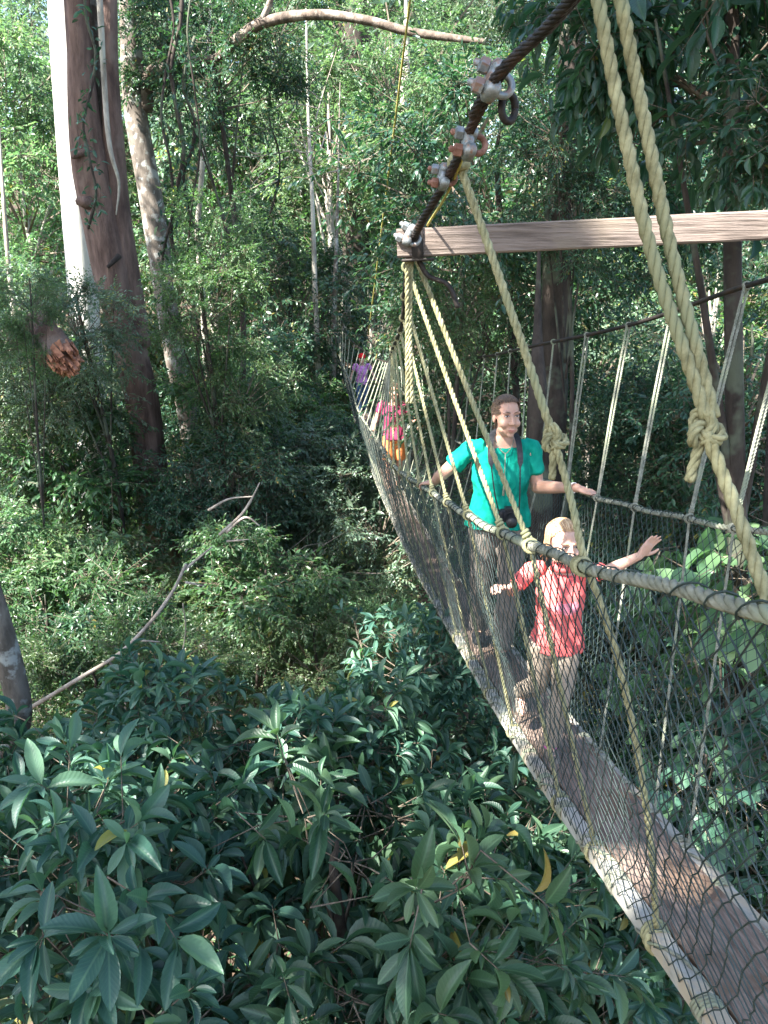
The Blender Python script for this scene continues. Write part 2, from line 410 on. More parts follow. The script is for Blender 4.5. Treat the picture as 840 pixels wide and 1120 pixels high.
def net(side):
    cell = .064; ns = int(23.4 / cell); nw = 35
    s = np.arange(ns)[:, None] * cell - .9; w = np.linspace(0, 1, nw)[None]
    r = np.random.default_rng(3 + side)
    stag = (np.arange(nw) % 2) * cell * .5
    S = s + stag[None]
    wob = np.array([[noise.noise(Vector((a * .7, b * 2, side * 5))) for b in np.linspace(0, 1, nw)] for a in np.arange(ns) * cell])
    wob2 = np.array([[noise.noise(Vector((a * 2.2, b * 3, side * 9 + 3))) for b in np.linspace(0, 1, nw)] for a in np.arange(ns) * cell])
    S = np.clip(S + .10 * wob * np.sin(np.pi * w) + .035 * wob2 + r.normal(0, .003, S.shape), -.95, 22.8)
    A = rail(S, side) - V3(0, 0, .012); Bq = low(S, side) + V3(side * .03, 0, .01)
    W = np.broadcast_to(w, S.shape)[..., None]
    P = A * (1 - W) + Bq * W
    belly = np.sin(np.pi * W[..., 0]) * (.05 + .04 * wob) - .05 * np.sin(np.pi * W[..., 0] ** 1.6)
    P[..., 0] += side * belly; P += r.normal(0, .002, P.shape)
    idx = np.arange(ns * nw).reshape(ns, nw); E = []
    for j in range(nw - 1):
        if j % 2 == 0:
            E += [np.stack((idx[:, j], idx[:, j + 1]), 1), np.stack((idx[1:, j], idx[:-1, j + 1]), 1)]
        else:
            E += [np.stack((idx[:, j], idx[:, j + 1]), 1), np.stack((idx[:-1, j], idx[1:, j + 1]), 1)]
    E = np.concatenate(E); P = P.reshape(-1, 3)
    a, b = P[E[:, 0]], P[E[:, 1]]
    t = nrm(b - a); u = nrm(np.cross(t, V3(.3, .2, 1))); v = np.cross(t, u); R = np.interp(a[:, 1], [1, 3, 6], [.0021, .0017, .0014])[:, None]
    V = np.stack([q + R * (math.cos(k * 2.0944) * u + math.sin(k * 2.0944) * v) for q in (a - t * .002, b + t * .002) for k in range(3)], 1)
    o = np.arange(len(E))[:, None] * 6
    Q = np.concatenate([o + np.array((k, (k + 1) % 3, 3 + (k + 1) % 3, 3 + k))[None] for k in range(3)])
    mb = MB(); mb.add(V.reshape(-1, 3), Q)
    # knots of the mesh
    kn = P[::1]; kn = kn[(kn[:, 1] < 7)]
    Vk = np.concatenate([kn[:, None] + .0036 * np.array(((1, 0, 0), (-1, 0, 0), (0, 1, 0), (0, -1, 0), (0, 0, 1), (0, 0, -1.)))[None]]).reshape(-1, 3)
    ok = np.arange(len(kn))[:, None] * 6
    T = np.concatenate([ok + np.array(f)[None] for f in ((0, 2, 4), (2, 1, 4), (1, 3, 4), (3, 0, 4), (2, 0, 5), (1, 2, 5), (3, 1, 5), (0, 3, 5))])
    mb.add(Vk, None, T)
    # lacing that ties the net to the hand rope
    t = np.arange(-.9, 22.7, .01); ph = np.cumsum(.01 / .12 * 2 * np.pi * (1 + .9 * np.array([noise.noise(Vector((x * 3.1, side, 0))) for x in t]) * 1.6))
    C = rail(t, side); C[:, 0] += .0185 * np.cos(ph); C[:, 2] += .0185 * np.sin(ph)
    tube(mb, C, .0021, 4)
    wobj(mb, 'netting', M['net'])
net(-1); net(1)

# main cables
def wire(mb, P, R):
    P, t = resample(P, R * 2)
    T, N, B = frames(P)
    for k in range(6):
        a = 2 * np.pi * (t / (R * 11) + k / 6)
        tube(mb, P + R * .62 * (np.cos(a)[:, None] * N + np.sin(a)[:, None] * B), R * .4, 5)
for side in (-1, 1):
    mb = MB()
    if side < 0:
        wire(mb, cable(np.linspace(-1.5, 5, 160), side), .013)
        tube(mb, cable(np.linspace(5, 23, 160), side), .012, 6)
        d = np.linspace(1.15, 2.0, 40)
        C = cable(d, side); C[:, 0] -= .018; C[:, 2] -= .016 * np.ones(40); wire(mb, C, .012)
    else:
        tube(mb, cable(np.linspace(-1.5, 23, 240), side), .013, 8)
    wobj(mb, 'main_cable', M['steel'])

# spreader beam across the cables
bl, br = at(447, 266, 2.70), at(846, 246, 2.62)
bx = nrm(br - bl); br = bl + bx * 1.72
by = nrm(np.cross(V3(0, 0, 1), bx)); bz = np.cross(bx, by)
mb = MB(); N_ = 24; prof = [(-.03, -.042), (.03, -.042), (.035, -.037), (.035, .037), (.03, .042), (-.03, .042), (-.035, .037), (-.035, -.037)]
V = []
for i in range(N_):
    c = bl + bx * (-.035 + 1.775 * i / (N_ - 1)); 
    V += [c + by * (x + .0015 * noise.noise(Vector((i * .5, z * 40, 0)))) + bz * (z + .002 * noise.noise(Vector((i * .4, x * 40, 7)))) for x, z in prof]
mb.add(V, [(i * 8 + j, i * 8 + 8 + j, i * 8 + 8 + (j + 1) % 8, i * 8 + (j + 1) % 8) for i in range(N_ - 1) for j in range(8)])
for e, s in ((0, 1), (N_ - 1, -1)):
    r_ = V[e * 8:e * 8 + 8]; mb.add(r_ + [np.mean(r_, 0)], None, [((j, (j + 1) % 8, 8) if s > 0 else ((j + 1) % 8, j, 8)) for j in range(8)])
BEAM = wobj(mb, 'spreader_beam', M['beam'], smooth=False)
mb = MB()                                 # steel strap and eye under the beam end
c = bl + bx * .028
box(mb, c - bz * .051, bx * .05, by * .042, bz * .004, .002); box(mb, c - by * .039, bx * .018, by * .003, bz * .052, .001)
tube(mb, smooth_path([c - bz * .05, c - bz * .1 + bx * .03, c - bz * .13 + bx * .09, c - bz * .2 + bx * .12]), .009, 6)
wobj(mb, 'beam_strap', M['steel'])

def clamp(c, axis, up, s=1.0, rusty=False):
    """Wire rope grip: cast saddle, U bolt and two nuts."""
    axis = nrm(axis); up = nrm(np.asarray(up) - axis * np.dot(up, axis)); sd = np.cross(axis, up)
    mb = MB()
    box(mb, c + up * .016 * s, axis * .017 * s, sd * .028 * s, up * .011 * s, .006 * s)
    box(mb, c + up * .012 * s + sd * .0185 * s, axis * .021 * s, sd * .012 * s, up * .013 * s, .005 * s)
    box(mb, c + up * .012 * s - sd * .0185 * s, axis * .021 * s, sd * .012 * s, up * .013 * s, .005 * s)
    b = wobj(mb, 'cable_clamp', M['galv'])
    mb = MB(); a = np.linspace(0, np.pi, 12)
    P = [c + sd * .0185 * s + up * .052 * s] + [c + sd * .0185 * s * math.cos(x) - up * (.004 + .0165 * math.sin(x)) * s for x in a] + [c - sd * .0185 * s + up * .052 * s]
    tube(mb, P, .0065 * s, 8); o = mb.obj('bolt', M['rust'] if rusty else M['galv'], b)
    for q in (-1, 1):
        mb = MB(); cc = c + sd * .0185 * s * q + up * .034 * s
        tube(mb, [cc - up * .006 * s, cc + up * .008 * s], .0135 * s, 6); mb.obj('nut', M['rust'] if (rusty and q < 0) else M['galv'], b, smooth=False)
def cdir(d): return cable(d + .05, -1) - cable(d - .05, -1)
clamp(at(547, 92, 1.9), cdir(1.9), V3(-1, .15, .25), 1.25)
clamp(at(520, 158, 2.1), cdir(2.1), V3(-.5, -.6, .3), 1.15, True)
clamp(at(490, 194, 2.3), cdir(2.3), V3(-1, -.2, .1), 1.0, True)
clamp(at(452, 260, 2.66), cdir(2.7), V3(-.7, -.6, .5), 1.05, False)
mb = MB(); a = np.linspace(0, 2 * np.pi, 25)     # thimble in the cable eye
c0 = at(556, 118, 1.95)
tube(mb, [c0 + V3(.016 * math.cos(x), .01 * math.cos(x), .027 * math.sin(x)) for x in a], .0085, 8); wobj(mb, 'thimble', M['steel'])
mb = MB(); c0 = at(529, 138, 2.02); ax = nrm(cdir(2.0)); box(mb, c0, ax * .034, np.cross(ax, V3(0, 1, 0)) * .009, V3(0, .004, 0), .002); wobj(mb, 'cable_tag', M['galv'], smooth=False)

# hanger ropes
def coil(mb, c, axis, r, R, turns, n=5):
    axis = nrm(axis); u = nrm(np.cross(axis, V3(.2, .9, .3))); v = np.cross(axis, u)
    t = np.linspace(0, turns * 2 * np.pi, int(turns * 12)); h = (t / t[-1] - .5) * turns * R * 1.9
    tube(mb, c + np.outer(h, axis) + r * (np.outer(np.cos(t), u) + np.outer(np.sin(t), v)), R, n)
def hanger(top, mid, bot, R, twist=True, mat='rope', double=False, knots=True, sag=.01):
    mb = MB(); sd = V3(.9 * R + .004, .006, 0) if double else V3(0, 0, 0)
    for q in ((-1, 1) if double else (0,)):
        P = smooth_path([top + q * sd * 1.2, (top + mid) / 2 + q * sd + V3(0, sag, -.005), mid + q * sd * .3], 6)
        if twist: rope(mb, P, R, n=5)
        else: tube(mb, P, R, 6)
    P = smooth_path([mid, (mid + bot) / 2 + V3(0, 0, -.004), bot], 6)
    if twist: rope(mb, P, R * (.85 if double else 1), n=5)
    else: tube(mb, P, R * .85, 6)
    o = wobj(mb, 'hanger_rope', M[mat])
    if knots:
        ax = mid - top; sd_ = -1 if mid[0] < deck_x(mid[1]) else 1
        for c_, a_, r_, n_ in ((mid, rail(mid[1] + .05, sd_) - rail(mid[1] - .05, sd_), .016 + R * .5, 2), (mid - nrm(ax) * .035, ax, R * 1.15, 2), (top, cable(top[1] + .05, sd_) - cable(top[1] - .05, sd_), .014 + R * .6, 2), (bot, V3(0, 1, -.1), .036, 2)):
            mb = MB(); coil(mb, c_, a_, r_, R * .7, n_); mb.obj('knot', M[mat], o)
    return o
def big_knot(hang, c, R, tail, axis, mat):
    """Fist sized rope knot with a loose tail."""
    mb = MB(); axis = nrm(axis); u = nrm(np.cross(axis, V3(0, 1, .1))); v = np.cross(axis, u)
    t = np.linspace(0, 2 * np.pi, 60)
    K = c + np.outer((np.sin(t) + 2 * np.sin(2 * t)) * R * 1.0, u) + np.outer((np.cos(t) - 2 * np.cos(2 * t)) * R * 1.15, axis) + np.outer(-np.sin(3 * t) * R * 1.1, v)
    rope(mb, K, R, n=5)
    rope(mb, smooth_path([c + axis * R * 1.6 + v * R, c + axis * R * 2.0 - u * R, c - axis * R + v * R * .8 + u * R * 1.4, c - axis * R * 2.2], 8), R)
    rope(mb, smooth_path([c - v * R, c + tail * .4 - v * R * .6, c + tail], 8), R)
    mb.obj('knot', M[mat], hang)

# B: heavy doubled rope nearest the camera; A: single heavy rope from the third clamp
tB, kB, rB = at(648, -60, 1.42), at(771, 470, 1.27), at(842, 664, 1.12)
mb = MB()
rope(mb, smooth_path([tB + V3(-.008, 0, 0), at(706, 250, 1.34), kB + V3(0, 0, .02)], 8), .0108)
rope(mb, smooth_path([tB + V3(.026, .0, 0), at(729, 250, 1.345), kB + V3(.012, 0, .02)], 8), .0108)
rope(mb, smooth_path([kB, at(806, 560, 1.2), rB], 8), .0108)
rope(mb, smooth_path([rB, at(890, 860, 1.1), low(1.1, -1)], 8), .0105)
hb = wobj(mb, 'hanger_rope', M['rope'])
big_knot(hb, kB, .0088, at(754, 526, 1.25) - kB, rB - tB, 'rope')
tA, kA, rA, lA = at(502, 178, 2.27), at(606, 480, 2.02), at(640, 614, 1.88), low(1.92, -1)
mb = MB()
rope(mb, smooth_path([tA, at(552, 320, 2.16), kA], 8), .0112)
rope(mb, smooth_path([kA, at(625, 548, 1.95), rA, at(678, 730, 1.85), at(709, 900, 1.84), lA], 8), .0098)
ha = wobj(mb, 'hanger_rope', M['rope'])
big_knot(ha, kA, .0098, at(604, 524, 2.0) - kA, rA - tA, 'rope')
for c_, a_, r_, n_, R_ in ((rail(1.88, -1), rail(1.93, -1) - rail(1.83, -1), .0205, 3, .0062), (lA, V3(0, 1, -.1), .035, 3, .009), (tA, cdir(2.3), .02, 2, .011)):
    mb = MB(); coil(mb, c_, a_, r_, R_, n_); mb.obj('knot', M['rope'], ha)
# left hangers: those seen plainly, then the receding row
Ls = [(2.8, 2.37, .009), (3.35, 2.78, .009), (4.3, 3.6, .009)]
_p = bl + bx * .0 - bz * .05
mb = MB()                                   # loose doubled end hanging from the beam
for q_ in (-1, 1): rope(mb, smooth_path([_p + by * .012 * q_ + V3(.006 * q_, 0, 0), _p + V3(.004 * q_, .01, -.2), _p + V3(.006 + .007 * q_, .02, -.45)], 6), .008)
wobj(mb, 'loose_rope', M['rope'])
for (td, dr, R) in Ls: hanger(cable(td, -1), rail(dr, -1), low(dr + .05, -1), R)
for d in np.arange(4.3, 22, .58):
    tw = d < 8
    hanger(cable(d + .6, -1), rail(d, -1), low(d - .05, -1), .0095, tw, 'rope' if d < 8 else 'rope_grey', False, d < 10)
# right hangers
for (tp, td, dr, dl) in (((880, 275), 3.5, 3.05, 2.4), ((803, 304), 4.0, 3.42, 2.68), ((721, 346), 4.7, 4.04, 3.3), ((672, 367), 5.2, 4.62, 3.95), ((628, 384), 5.8, 5.25, 4.6)):
    c = cable(td, 1); hanger(c, rail(dr, 1), low(dl, 1), .0068, True, 'rope_grey', True, True)
for d in np.arange(6.0, 22, .62):
    hanger(cable(d + .4, 1), rail(d, 1), low(d - .45, 1), .0072, d < 7.5, 'rope_grey', False, d < 9)

for (p0, p1, R_, lab) in ((at(500, -420, 6), at(403, 366, 15), .011, 'thin yellow guy line falling from the canopy to the far bridge'), (cable(1.97, -1), bl + bx * .06 + bz * .05, .004, 'thin yellow cord behind the cable clamps')):
    mb = MB(); tube(mb, smooth_path([p0, (p0 + p1) / 2 + V3(0, 0, -.03), p1], 10), R_, 6)
    tag(mb.obj('guy_line', M['rope_yellow']), lab, 'rope')

# far landing: plank platform round the end tree
PL = deck(23.4, -.25, -.05)
t = empty('tree_platform', PL); tag(t, 'small timber landing round the trunk at the far end of the bridge', 'platform')
for i in range(7):
    mb = MB(); box(mb, V3(0, -.45 + i * .24, 0), V3(1.0, 0, 0), V3(0, .11, 0), V3(0, 0, .022), .004); mb.obj('plank', M['plank'], t, False)
for x in (-.7, .7):
    mb = MB(); box(mb, V3(x, .25, -.09), V3(.05, 0, 0), V3(0, .95, 0), V3(0, 0, .065), .006); mb.obj('joist', M['beam'], t, False)
    mb = MB(); tube(mb, [V3(x * 1.35, -.4, 0), V3(x * 1.35, -.4, 1.15)], .04, 8); mb.obj('post', M['bark_pale'], t)
# ------------------------------------------------------------------ people
def bone(mb, pts, radii, n=14, hemi=True):
    """Tapered limb with rounded ends through joints."""
    P = smooth_path(pts, 7); R = np.interp(np.linspace(0, 1, len(P)), np.linspace(0, 1, len(radii)), radii)
    tube(mb, P, R, n)
    if hemi:
        for p, r in ((P[0], R[0]), (P[-1], R[-1])): ellipsoid(mb, p, (r, 0, 0), (0, r, 0), (0, 0, r), 12, 8)

def hand(mb, wrist, d, back, thumb, s=1.0, curl=.5, spread=.12):
    """Palm, four unequal bent fingers and a thumb. d: finger direction, back: out of the back of the hand, thumb: +-1 side."""
    d = nrm(d); back = nrm(np.asarray(back, float) - d * np.dot(back, d)); sd = np.cross(d, back) * thumb
    w = np.asarray(wrist, float); rings = []
    sgn = 1 if np.dot(np.cross(sd, back), d) > 0 else -1
    for t, a, b in ((-.015, .022, .017), (.01, .027, .016), (.04, .037, .0145), (.07, .040, .0135), (.088, .037, .011)):
        rings.append((w + d * t * s - back * .004 * s, sd * a * s * sgn, back * b * s))
    etube(mb, rings, 14)
    for i, (off, L, r) in enumerate(((.028, .068, .0092), (.0095, .077, .0094), (-.0095, .071, .009), (-.027, .056, .0082))):
        k = w + d * .082 * s + sd * off * s; u = nrm(d + sd * off * spread / .03)
        P = [k - u * .012 * s, k]; dirn = u
        for j, f in enumerate((.45, .32, .23)):
            ang = curl * (.55, .9, .6)[j]; ax = np.cross(dirn, -back_for(dirn, back))
            dirn = nrm(dirn * math.cos(ang) - perp(dirn, back) * math.sin(ang)); P.append(P[-1] + dirn * L * f * s)
        bone(mb, P, [r * s, r * s, r * .95 * s, r * .85 * s, r * .7 * s], 8)
    k = w + d * .022 * s + sd * .024 * s; u = nrm(d * .75 + sd * .75 - back * .3)
    P = [k - u * .01 * s, k + u * .03 * s, k + u * .03 * s + nrm(u + d * .6 - back * .35 * curl) * .03 * s, k + u * .03 * s + nrm(u + d * .6 - back * .35 * curl) * .03 * s + nrm(d + u * .35 - back * .7 * curl) * .026 * s]
    bone(mb, P, [.0125 * s, .011 * s, .0095 * s, .008 * s], 8)
def perp(d, b): return nrm(b - d * np.dot(b, d))
def back_for(d, b): return perp(d, b)

def head_parts(c, yaw, pitch, s=1.0, child=False):
    """Returns a function mapping head-local (x right in picture, -y to the face, z up) to body-local, scaled."""
    Rm = Matrix.Rotation(yaw, 3, 'Z') @ Matrix.Rotation(pitch, 3, 'X')
    A = np.array(Rm)
    def X(p): return np.asarray(c, float) + A @ (np.asarray(p, float) * s)
    def D(p): return A @ (np.asarray(p, float) * s)
    return X, D

def head(mb, X, D, child=False):
    ch = 1.0
    def el(p, r, n=20, m=14): ellipsoid(mb, X(p), D((r[0], 0, 0)), D((0, r[1], 0)), D((0, 0, r[2])), n, m)
    el((0, .012, .035), (.073, .092, .083))                          # cranium
    el((0, -.020, -.015), (.061, .070, .085))                        # face mass
    if child: el((0, -.030, -.055), (.052, .052, .050)); el((0, -.072, -.088), (.018, .014, .014))
    else: el((0, -.028, -.062), (.050, .054, .055)); el((0, -.070, -.100), (.020, .017, .016))
    for q in (-1, 1):
        el((q * .036, -.060, -.035), (.026, .024, .026))             # cheek
        el((q * .030, -.078, .030), (.026, .012, .009))              # brow ridge
        el((q * .073, .012, -.012), (.009, .016, .026))              # ear
        el((q * .040, -.02, -.075), (.016, .04, .020))               # jaw corner
        el((q * .011, -.097, -.034), (.0095, .011, .008))            # nostril wings
    tube(mb, [X((0, -.082, .020)), X((0, -.094, .000)), X((0, -.104, -.018)), X((0, -.107, -.031))], [.0085, .009, .011, .0115], 10)
    el((0, -.108, -.031), (.0105, .010, .009))
    el((0, -.088, -.066), (.022, .012, .010)); el((0, -.084, -.079), (.018, .011, .008))

def face_bits(o, X, D, skinlip, hairm, squint=.55):
    for q in (-1, 1):
        mb = MB(); ellipsoid(mb, X((q * .030, -.0815, .010)), D((.0135, 0, 0)), D((0, .0075, 0)), D((0, 0, .0078 * squint)), 16, 10)
        e = mb.obj('eye', M['eyewhite'], o)
        mb = MB(); ellipsoid(mb, X((q * .030, -.0868, .0098)), D((.0058, 0, 0)), D((0, .003, 0)), D((0, 0, .0062 * squint)), 12, 8); mb.obj('iris', M['iris'], e)
        mb = MB(); tube(mb, [X((q * .015, -.086, .011)), X((q * .024, -.0895, .0155)), X((q * .034, -.088, .0158)), X((q * .045, -.080, .011))], [.0012, .002, .0021, .0012], 6); mb.obj('lash', M['dark'], e)
        mb = MB(); tube(mb, [X((q * .012, -.0905, .029)), X((q * .026, -.091, .0345)), X((q * .040, -.084, .034)), X((q * .050, -.073, .028))], [.002, .0033, .003, .0015], 6); mb.obj('eyebrow', hairm, o)
    mb = MB(); tube(mb, smooth_path([X((-.024, -.089, -.070)), X((-.010, -.0995, -.068)), X((0, -.0995, -.0695)), X((.010, -.0995, -.068)), X((.024, -.089, -.070))], 4), [.0015, .0035, .004, .0035, .0015][0:1] * 1 + [.0026] * 15 + [.0015], 6)
    tube(mb, smooth_path([X((-.020, -.090, -.0745)), X((0, -.0975, -.079)), X((.020, -.090, -.0745))], 6), [.0015] + [.003] * 11 + [.0015], 6)
    mb.obj('lips', skinlip, o)

def hair_cap(o, X, D, mat, seed, edge=(-.55, -.5, -.08, .3, .56, .64), thick=1.1):
    EF = [-1, -.4, .0, .35, .7, 1]; hl_ = lambda f: float(np.interp(f, EF, edge))
    """Hair shell round the cranium plus combed strands."""
    n, m = 56, 34; V = []; keep = []
    for i in range(m + 1):
        ph = np.pi * i / m
        for j in range(n):
            a = 2 * np.pi * j / n
            u = V3(math.sin(ph) * math.cos(a), math.sin(ph) * math.sin(a), math.cos(ph))
            k = thick + .014 * noise.noise(Vector((a * 9 if abs(u[2]) < .9 else 0, ph * 2, seed))) + .008 * noise.noise(Vector((a * 22, ph * 1.5, seed + 4)))
            V.append(X(V3(0, .012, .03) + V3(.074 * u[0], .094 * u[1], .086 * u[2]) * k))
            front = -u[1]
            keep.append(u[2] > hl_(front / max(.3, math.hypot(u[0], u[1]))) + .05 * noise.noise(Vector((a * 6, 0, seed))))
    Q = [(i * n + j, i * n + n + j, i * n + n + (j + 1) % n, i * n + (j + 1) % n) for i in range(m) for j in range(n)]
    Q = [q for q in Q if all(keep[x] for x in q)]
    mb = MB(); mb.add(V, Q)
    r = np.random.default_rng(seed)
    for _ in range(430):                                              # combed locks from the hairline to the back of the head
        a = r.uniform(-2.2, 2.2); f = r.uniform(.0, .5)
        st = V3(math.sin(a) * .9, -math.cos(a) * .9, hl_(math.cos(a)) + .02 + r.uniform(0, .35)); st = nrm(st)
        en = nrm(V3(.25 * math.sin(a), 1, -.25 + r.uniform(-.1, .1))); P = []
        for t in np.linspace(0, 1, 9):
            u = nrm(st * (1 - t) + en * t + V3(0, 0, .35 * math.sin(np.pi * t) * (1 - abs(math.sin(a)) * .4)))
            P.append(X(V3(0, .012, .03) + V3(.074 * u[0], .094 * u[1], .086 * u[2]) * (thick + .006 + r.uniform(-.004, .03))))
        tube(mb, P, np.array([.0006, .0016, .0019, .002, .002, .002, .0019, .0017, .001]) * np.linalg.norm(D((1, 0, 0))), 5, rnd=r.uniform(0, 1))
    return mb.obj('hair', mat, o)

def folds(seed, amp, freq=7, hemz=None):
    def f(c, n):
        q = Vector((c.x * 1.4, c.y * 1.4, c.z * .8)) * freq + Vector((seed, 0, 0))
        a = 1 - abs(noise.noise(q)) * 2; b = noise.noise(q * 2.7)
        return amp * (a * .7 + b * .3 - .3)
    return f

M['skin'] = skin_mat('skin', (.42, .235, .165), (.5, .29, .21))
M['skin_child'] = skin_mat('skin_child', (.52, .31, .23), (.6, .37, .28))
M['skin_tan'] = skin_mat('skin_tan', (.38, .2, .14), (.45, .26, .18))
M['lip'] = skin_mat('lip', (.4, .15, .12), (.45, .19, .15))
M['eyewhite'] = rough_mat('eyewhite', (.55, .52, .5), (.62, .6, .58), rough=.2, bump=0)
M['iris'] = rough_mat('iris', (.03, .02, .015), (.06, .04, .025), rough=.15, bump=0)
M['dark'] = rough_mat('dark', (.012, .012, .013), (.03, .03, .032), 30, rough=.5, bump=.1, dist=.001)
def hair_mat(name, c1, c2, c3):
    m, nt, out = mat_new(name); L = nt.links.new
    a = nd(nt, 'ShaderNodeAttribute', attribute_name='rnd'); tc = nd(nt, 'ShaderNodeTexCoord'); n = nd(nt, 'ShaderNodeTexNoise', Scale=130, Detail=4); L(tc.outputs['Object'], n.inputs['Vector'])
    ad = nd(nt, 'ShaderNodeMath', operation='MULTIPLY_ADD'); L(n.outputs[0], ad.inputs[0]); ad.inputs[1].default_value = .9; 
    s_ = nd(nt, 'ShaderNodeMath', operation='SUBTRACT'); L(a.outputs['Fac'], s_.inputs[0]); s_.inputs[1].default_value = .45; L(s_.outputs[0], ad.inputs[2])
    r = ramp(nt, [(0, c1), (.5, c2), (1, c3)]); L(ad.outputs[0], r.inputs[0])
    p = nd(nt, 'ShaderNodeBsdfPrincipled', Roughness=.42); p.inputs['Specular IOR Level'].default_value = .5; L(r.outputs[0], p.inputs['Base Color'])
    b = nd(nt, 'ShaderNodeBump', Strength=.8, Distance=.003); L(n.outputs[0], b.inputs['Height']); L(b.outputs[0], p.inputs['Normal']); L(p.outputs[0], out.inputs[0])
    return m
M['hair_brown'] = hair_mat('hair_brown', (.035, .02, .014), (.1, .06, .036), (.2, .125, .075))
M['hair_blond'] = hair_mat('hair_blond', (.22, .11, .05), (.5, .3, .15), (.74, .52, .3))
def cloth(name, c, c2, sc=6, extra=None):
    return rough_mat(name, c, c2, sc * 2.2, (1, 1, .6), rough=.92, bump=.4, dist=.01, spec=.12, detail=4)
M['teal'] = cloth('teal_cotton', (.0, .185, .13), (.008, .26, .185))
M['coral'] = cloth('coral_cotton', (.62, .11, .105), (.74, .17, .155))
M['magenta'] = cloth('magenta_cotton', (.21, .022, .065), (.31, .045, .1))
M['violet'] = cloth('violet_cotton', (.5, .2, .52), (.6, .28, .6))
M['orange'] = cloth('orange_cotton', (.6, .19, .06), (.7, .27, .1))
M['khaki'] = cloth('khaki_cotton', (.24, .19, .145), (.34, .275, .21))
M['taupe'] = cloth('taupe_cotton', (.12, .1, .085), (.2, .17, .14))
M['blue'] = cloth('blue_cotton', (.06, .11, .22), (.1, .16, .28))
M['red'] = cloth('red_cotton', (.5, .015, .02), (.62, .03, .03))
M['pink'] = cloth('pink_knit', (.55, .12, .32), (.65, .2, .42), 30)
M['white'] = cloth('white_cotton', (.6, .58, .55), (.75, .73, .7))
# faded print across the chest of the coral shirt
def add_print(m, centre, size, c):
    nt = m.node_tree; L = nt.links.new; p = [n for n in nt.nodes if n.type == 'BSDF_PRINCIPLED'][0]
    old = p.inputs['Base Color'].links[0].from_socket
    tc = nd(nt, 'ShaderNodeTexCoord'); mp = nd(nt, 'ShaderNodeMapping', vector_type='TEXTURE'); mp.inputs['Location'].default_value = centre; mp.inputs['Scale'].default_value = size
    L(tc.outputs['Object'], mp.inputs[0]); n = nd(nt, 'ShaderNodeTexNoise', Scale=4.0, Detail=3)
    L(mp.outputs[0], n.inputs['Vector'])
    ln = nd(nt, 'ShaderNodeVectorMath', operation='LENGTH'); L(mp.outputs[0], ln.inputs[0])
    a = nd(nt, 'ShaderNodeMath', operation='MULTIPLY_ADD'); L(n.outputs[0], a.inputs[0]); a.inputs[1].default_value = 1.6; L(ln.outputs['Value'], a.inputs[2])
    r = nd(nt, 'ShaderNodeMapRange'); r.inputs[1].default_value = 1.5; r.inputs[2].default_value = 1.7; r.inputs[3].default_value = .5; r.inputs[4].default_value = 0; L(a.outputs[0], r.inputs[0])
    mx = nd(nt, 'ShaderNodeMix', data_type='RGBA'); L(r.outputs[0], mx.inputs[0]); L(old, mx.inputs[6]); mx.inputs[7].default_value = (*c, 1); L(mx.outputs[2], p.inputs['Base Color'])
add_print(M['coral'], (.02, -.1, .72), (.075, .3, .035), (.66, .3, .42))

def mesh_child(name, me, mat, parent):
    me.materials.clear(); me.materials.append(mat)
    o = bpy.data.objects.new(name, me); COL.objects.link(o); o.parent = parent; return o

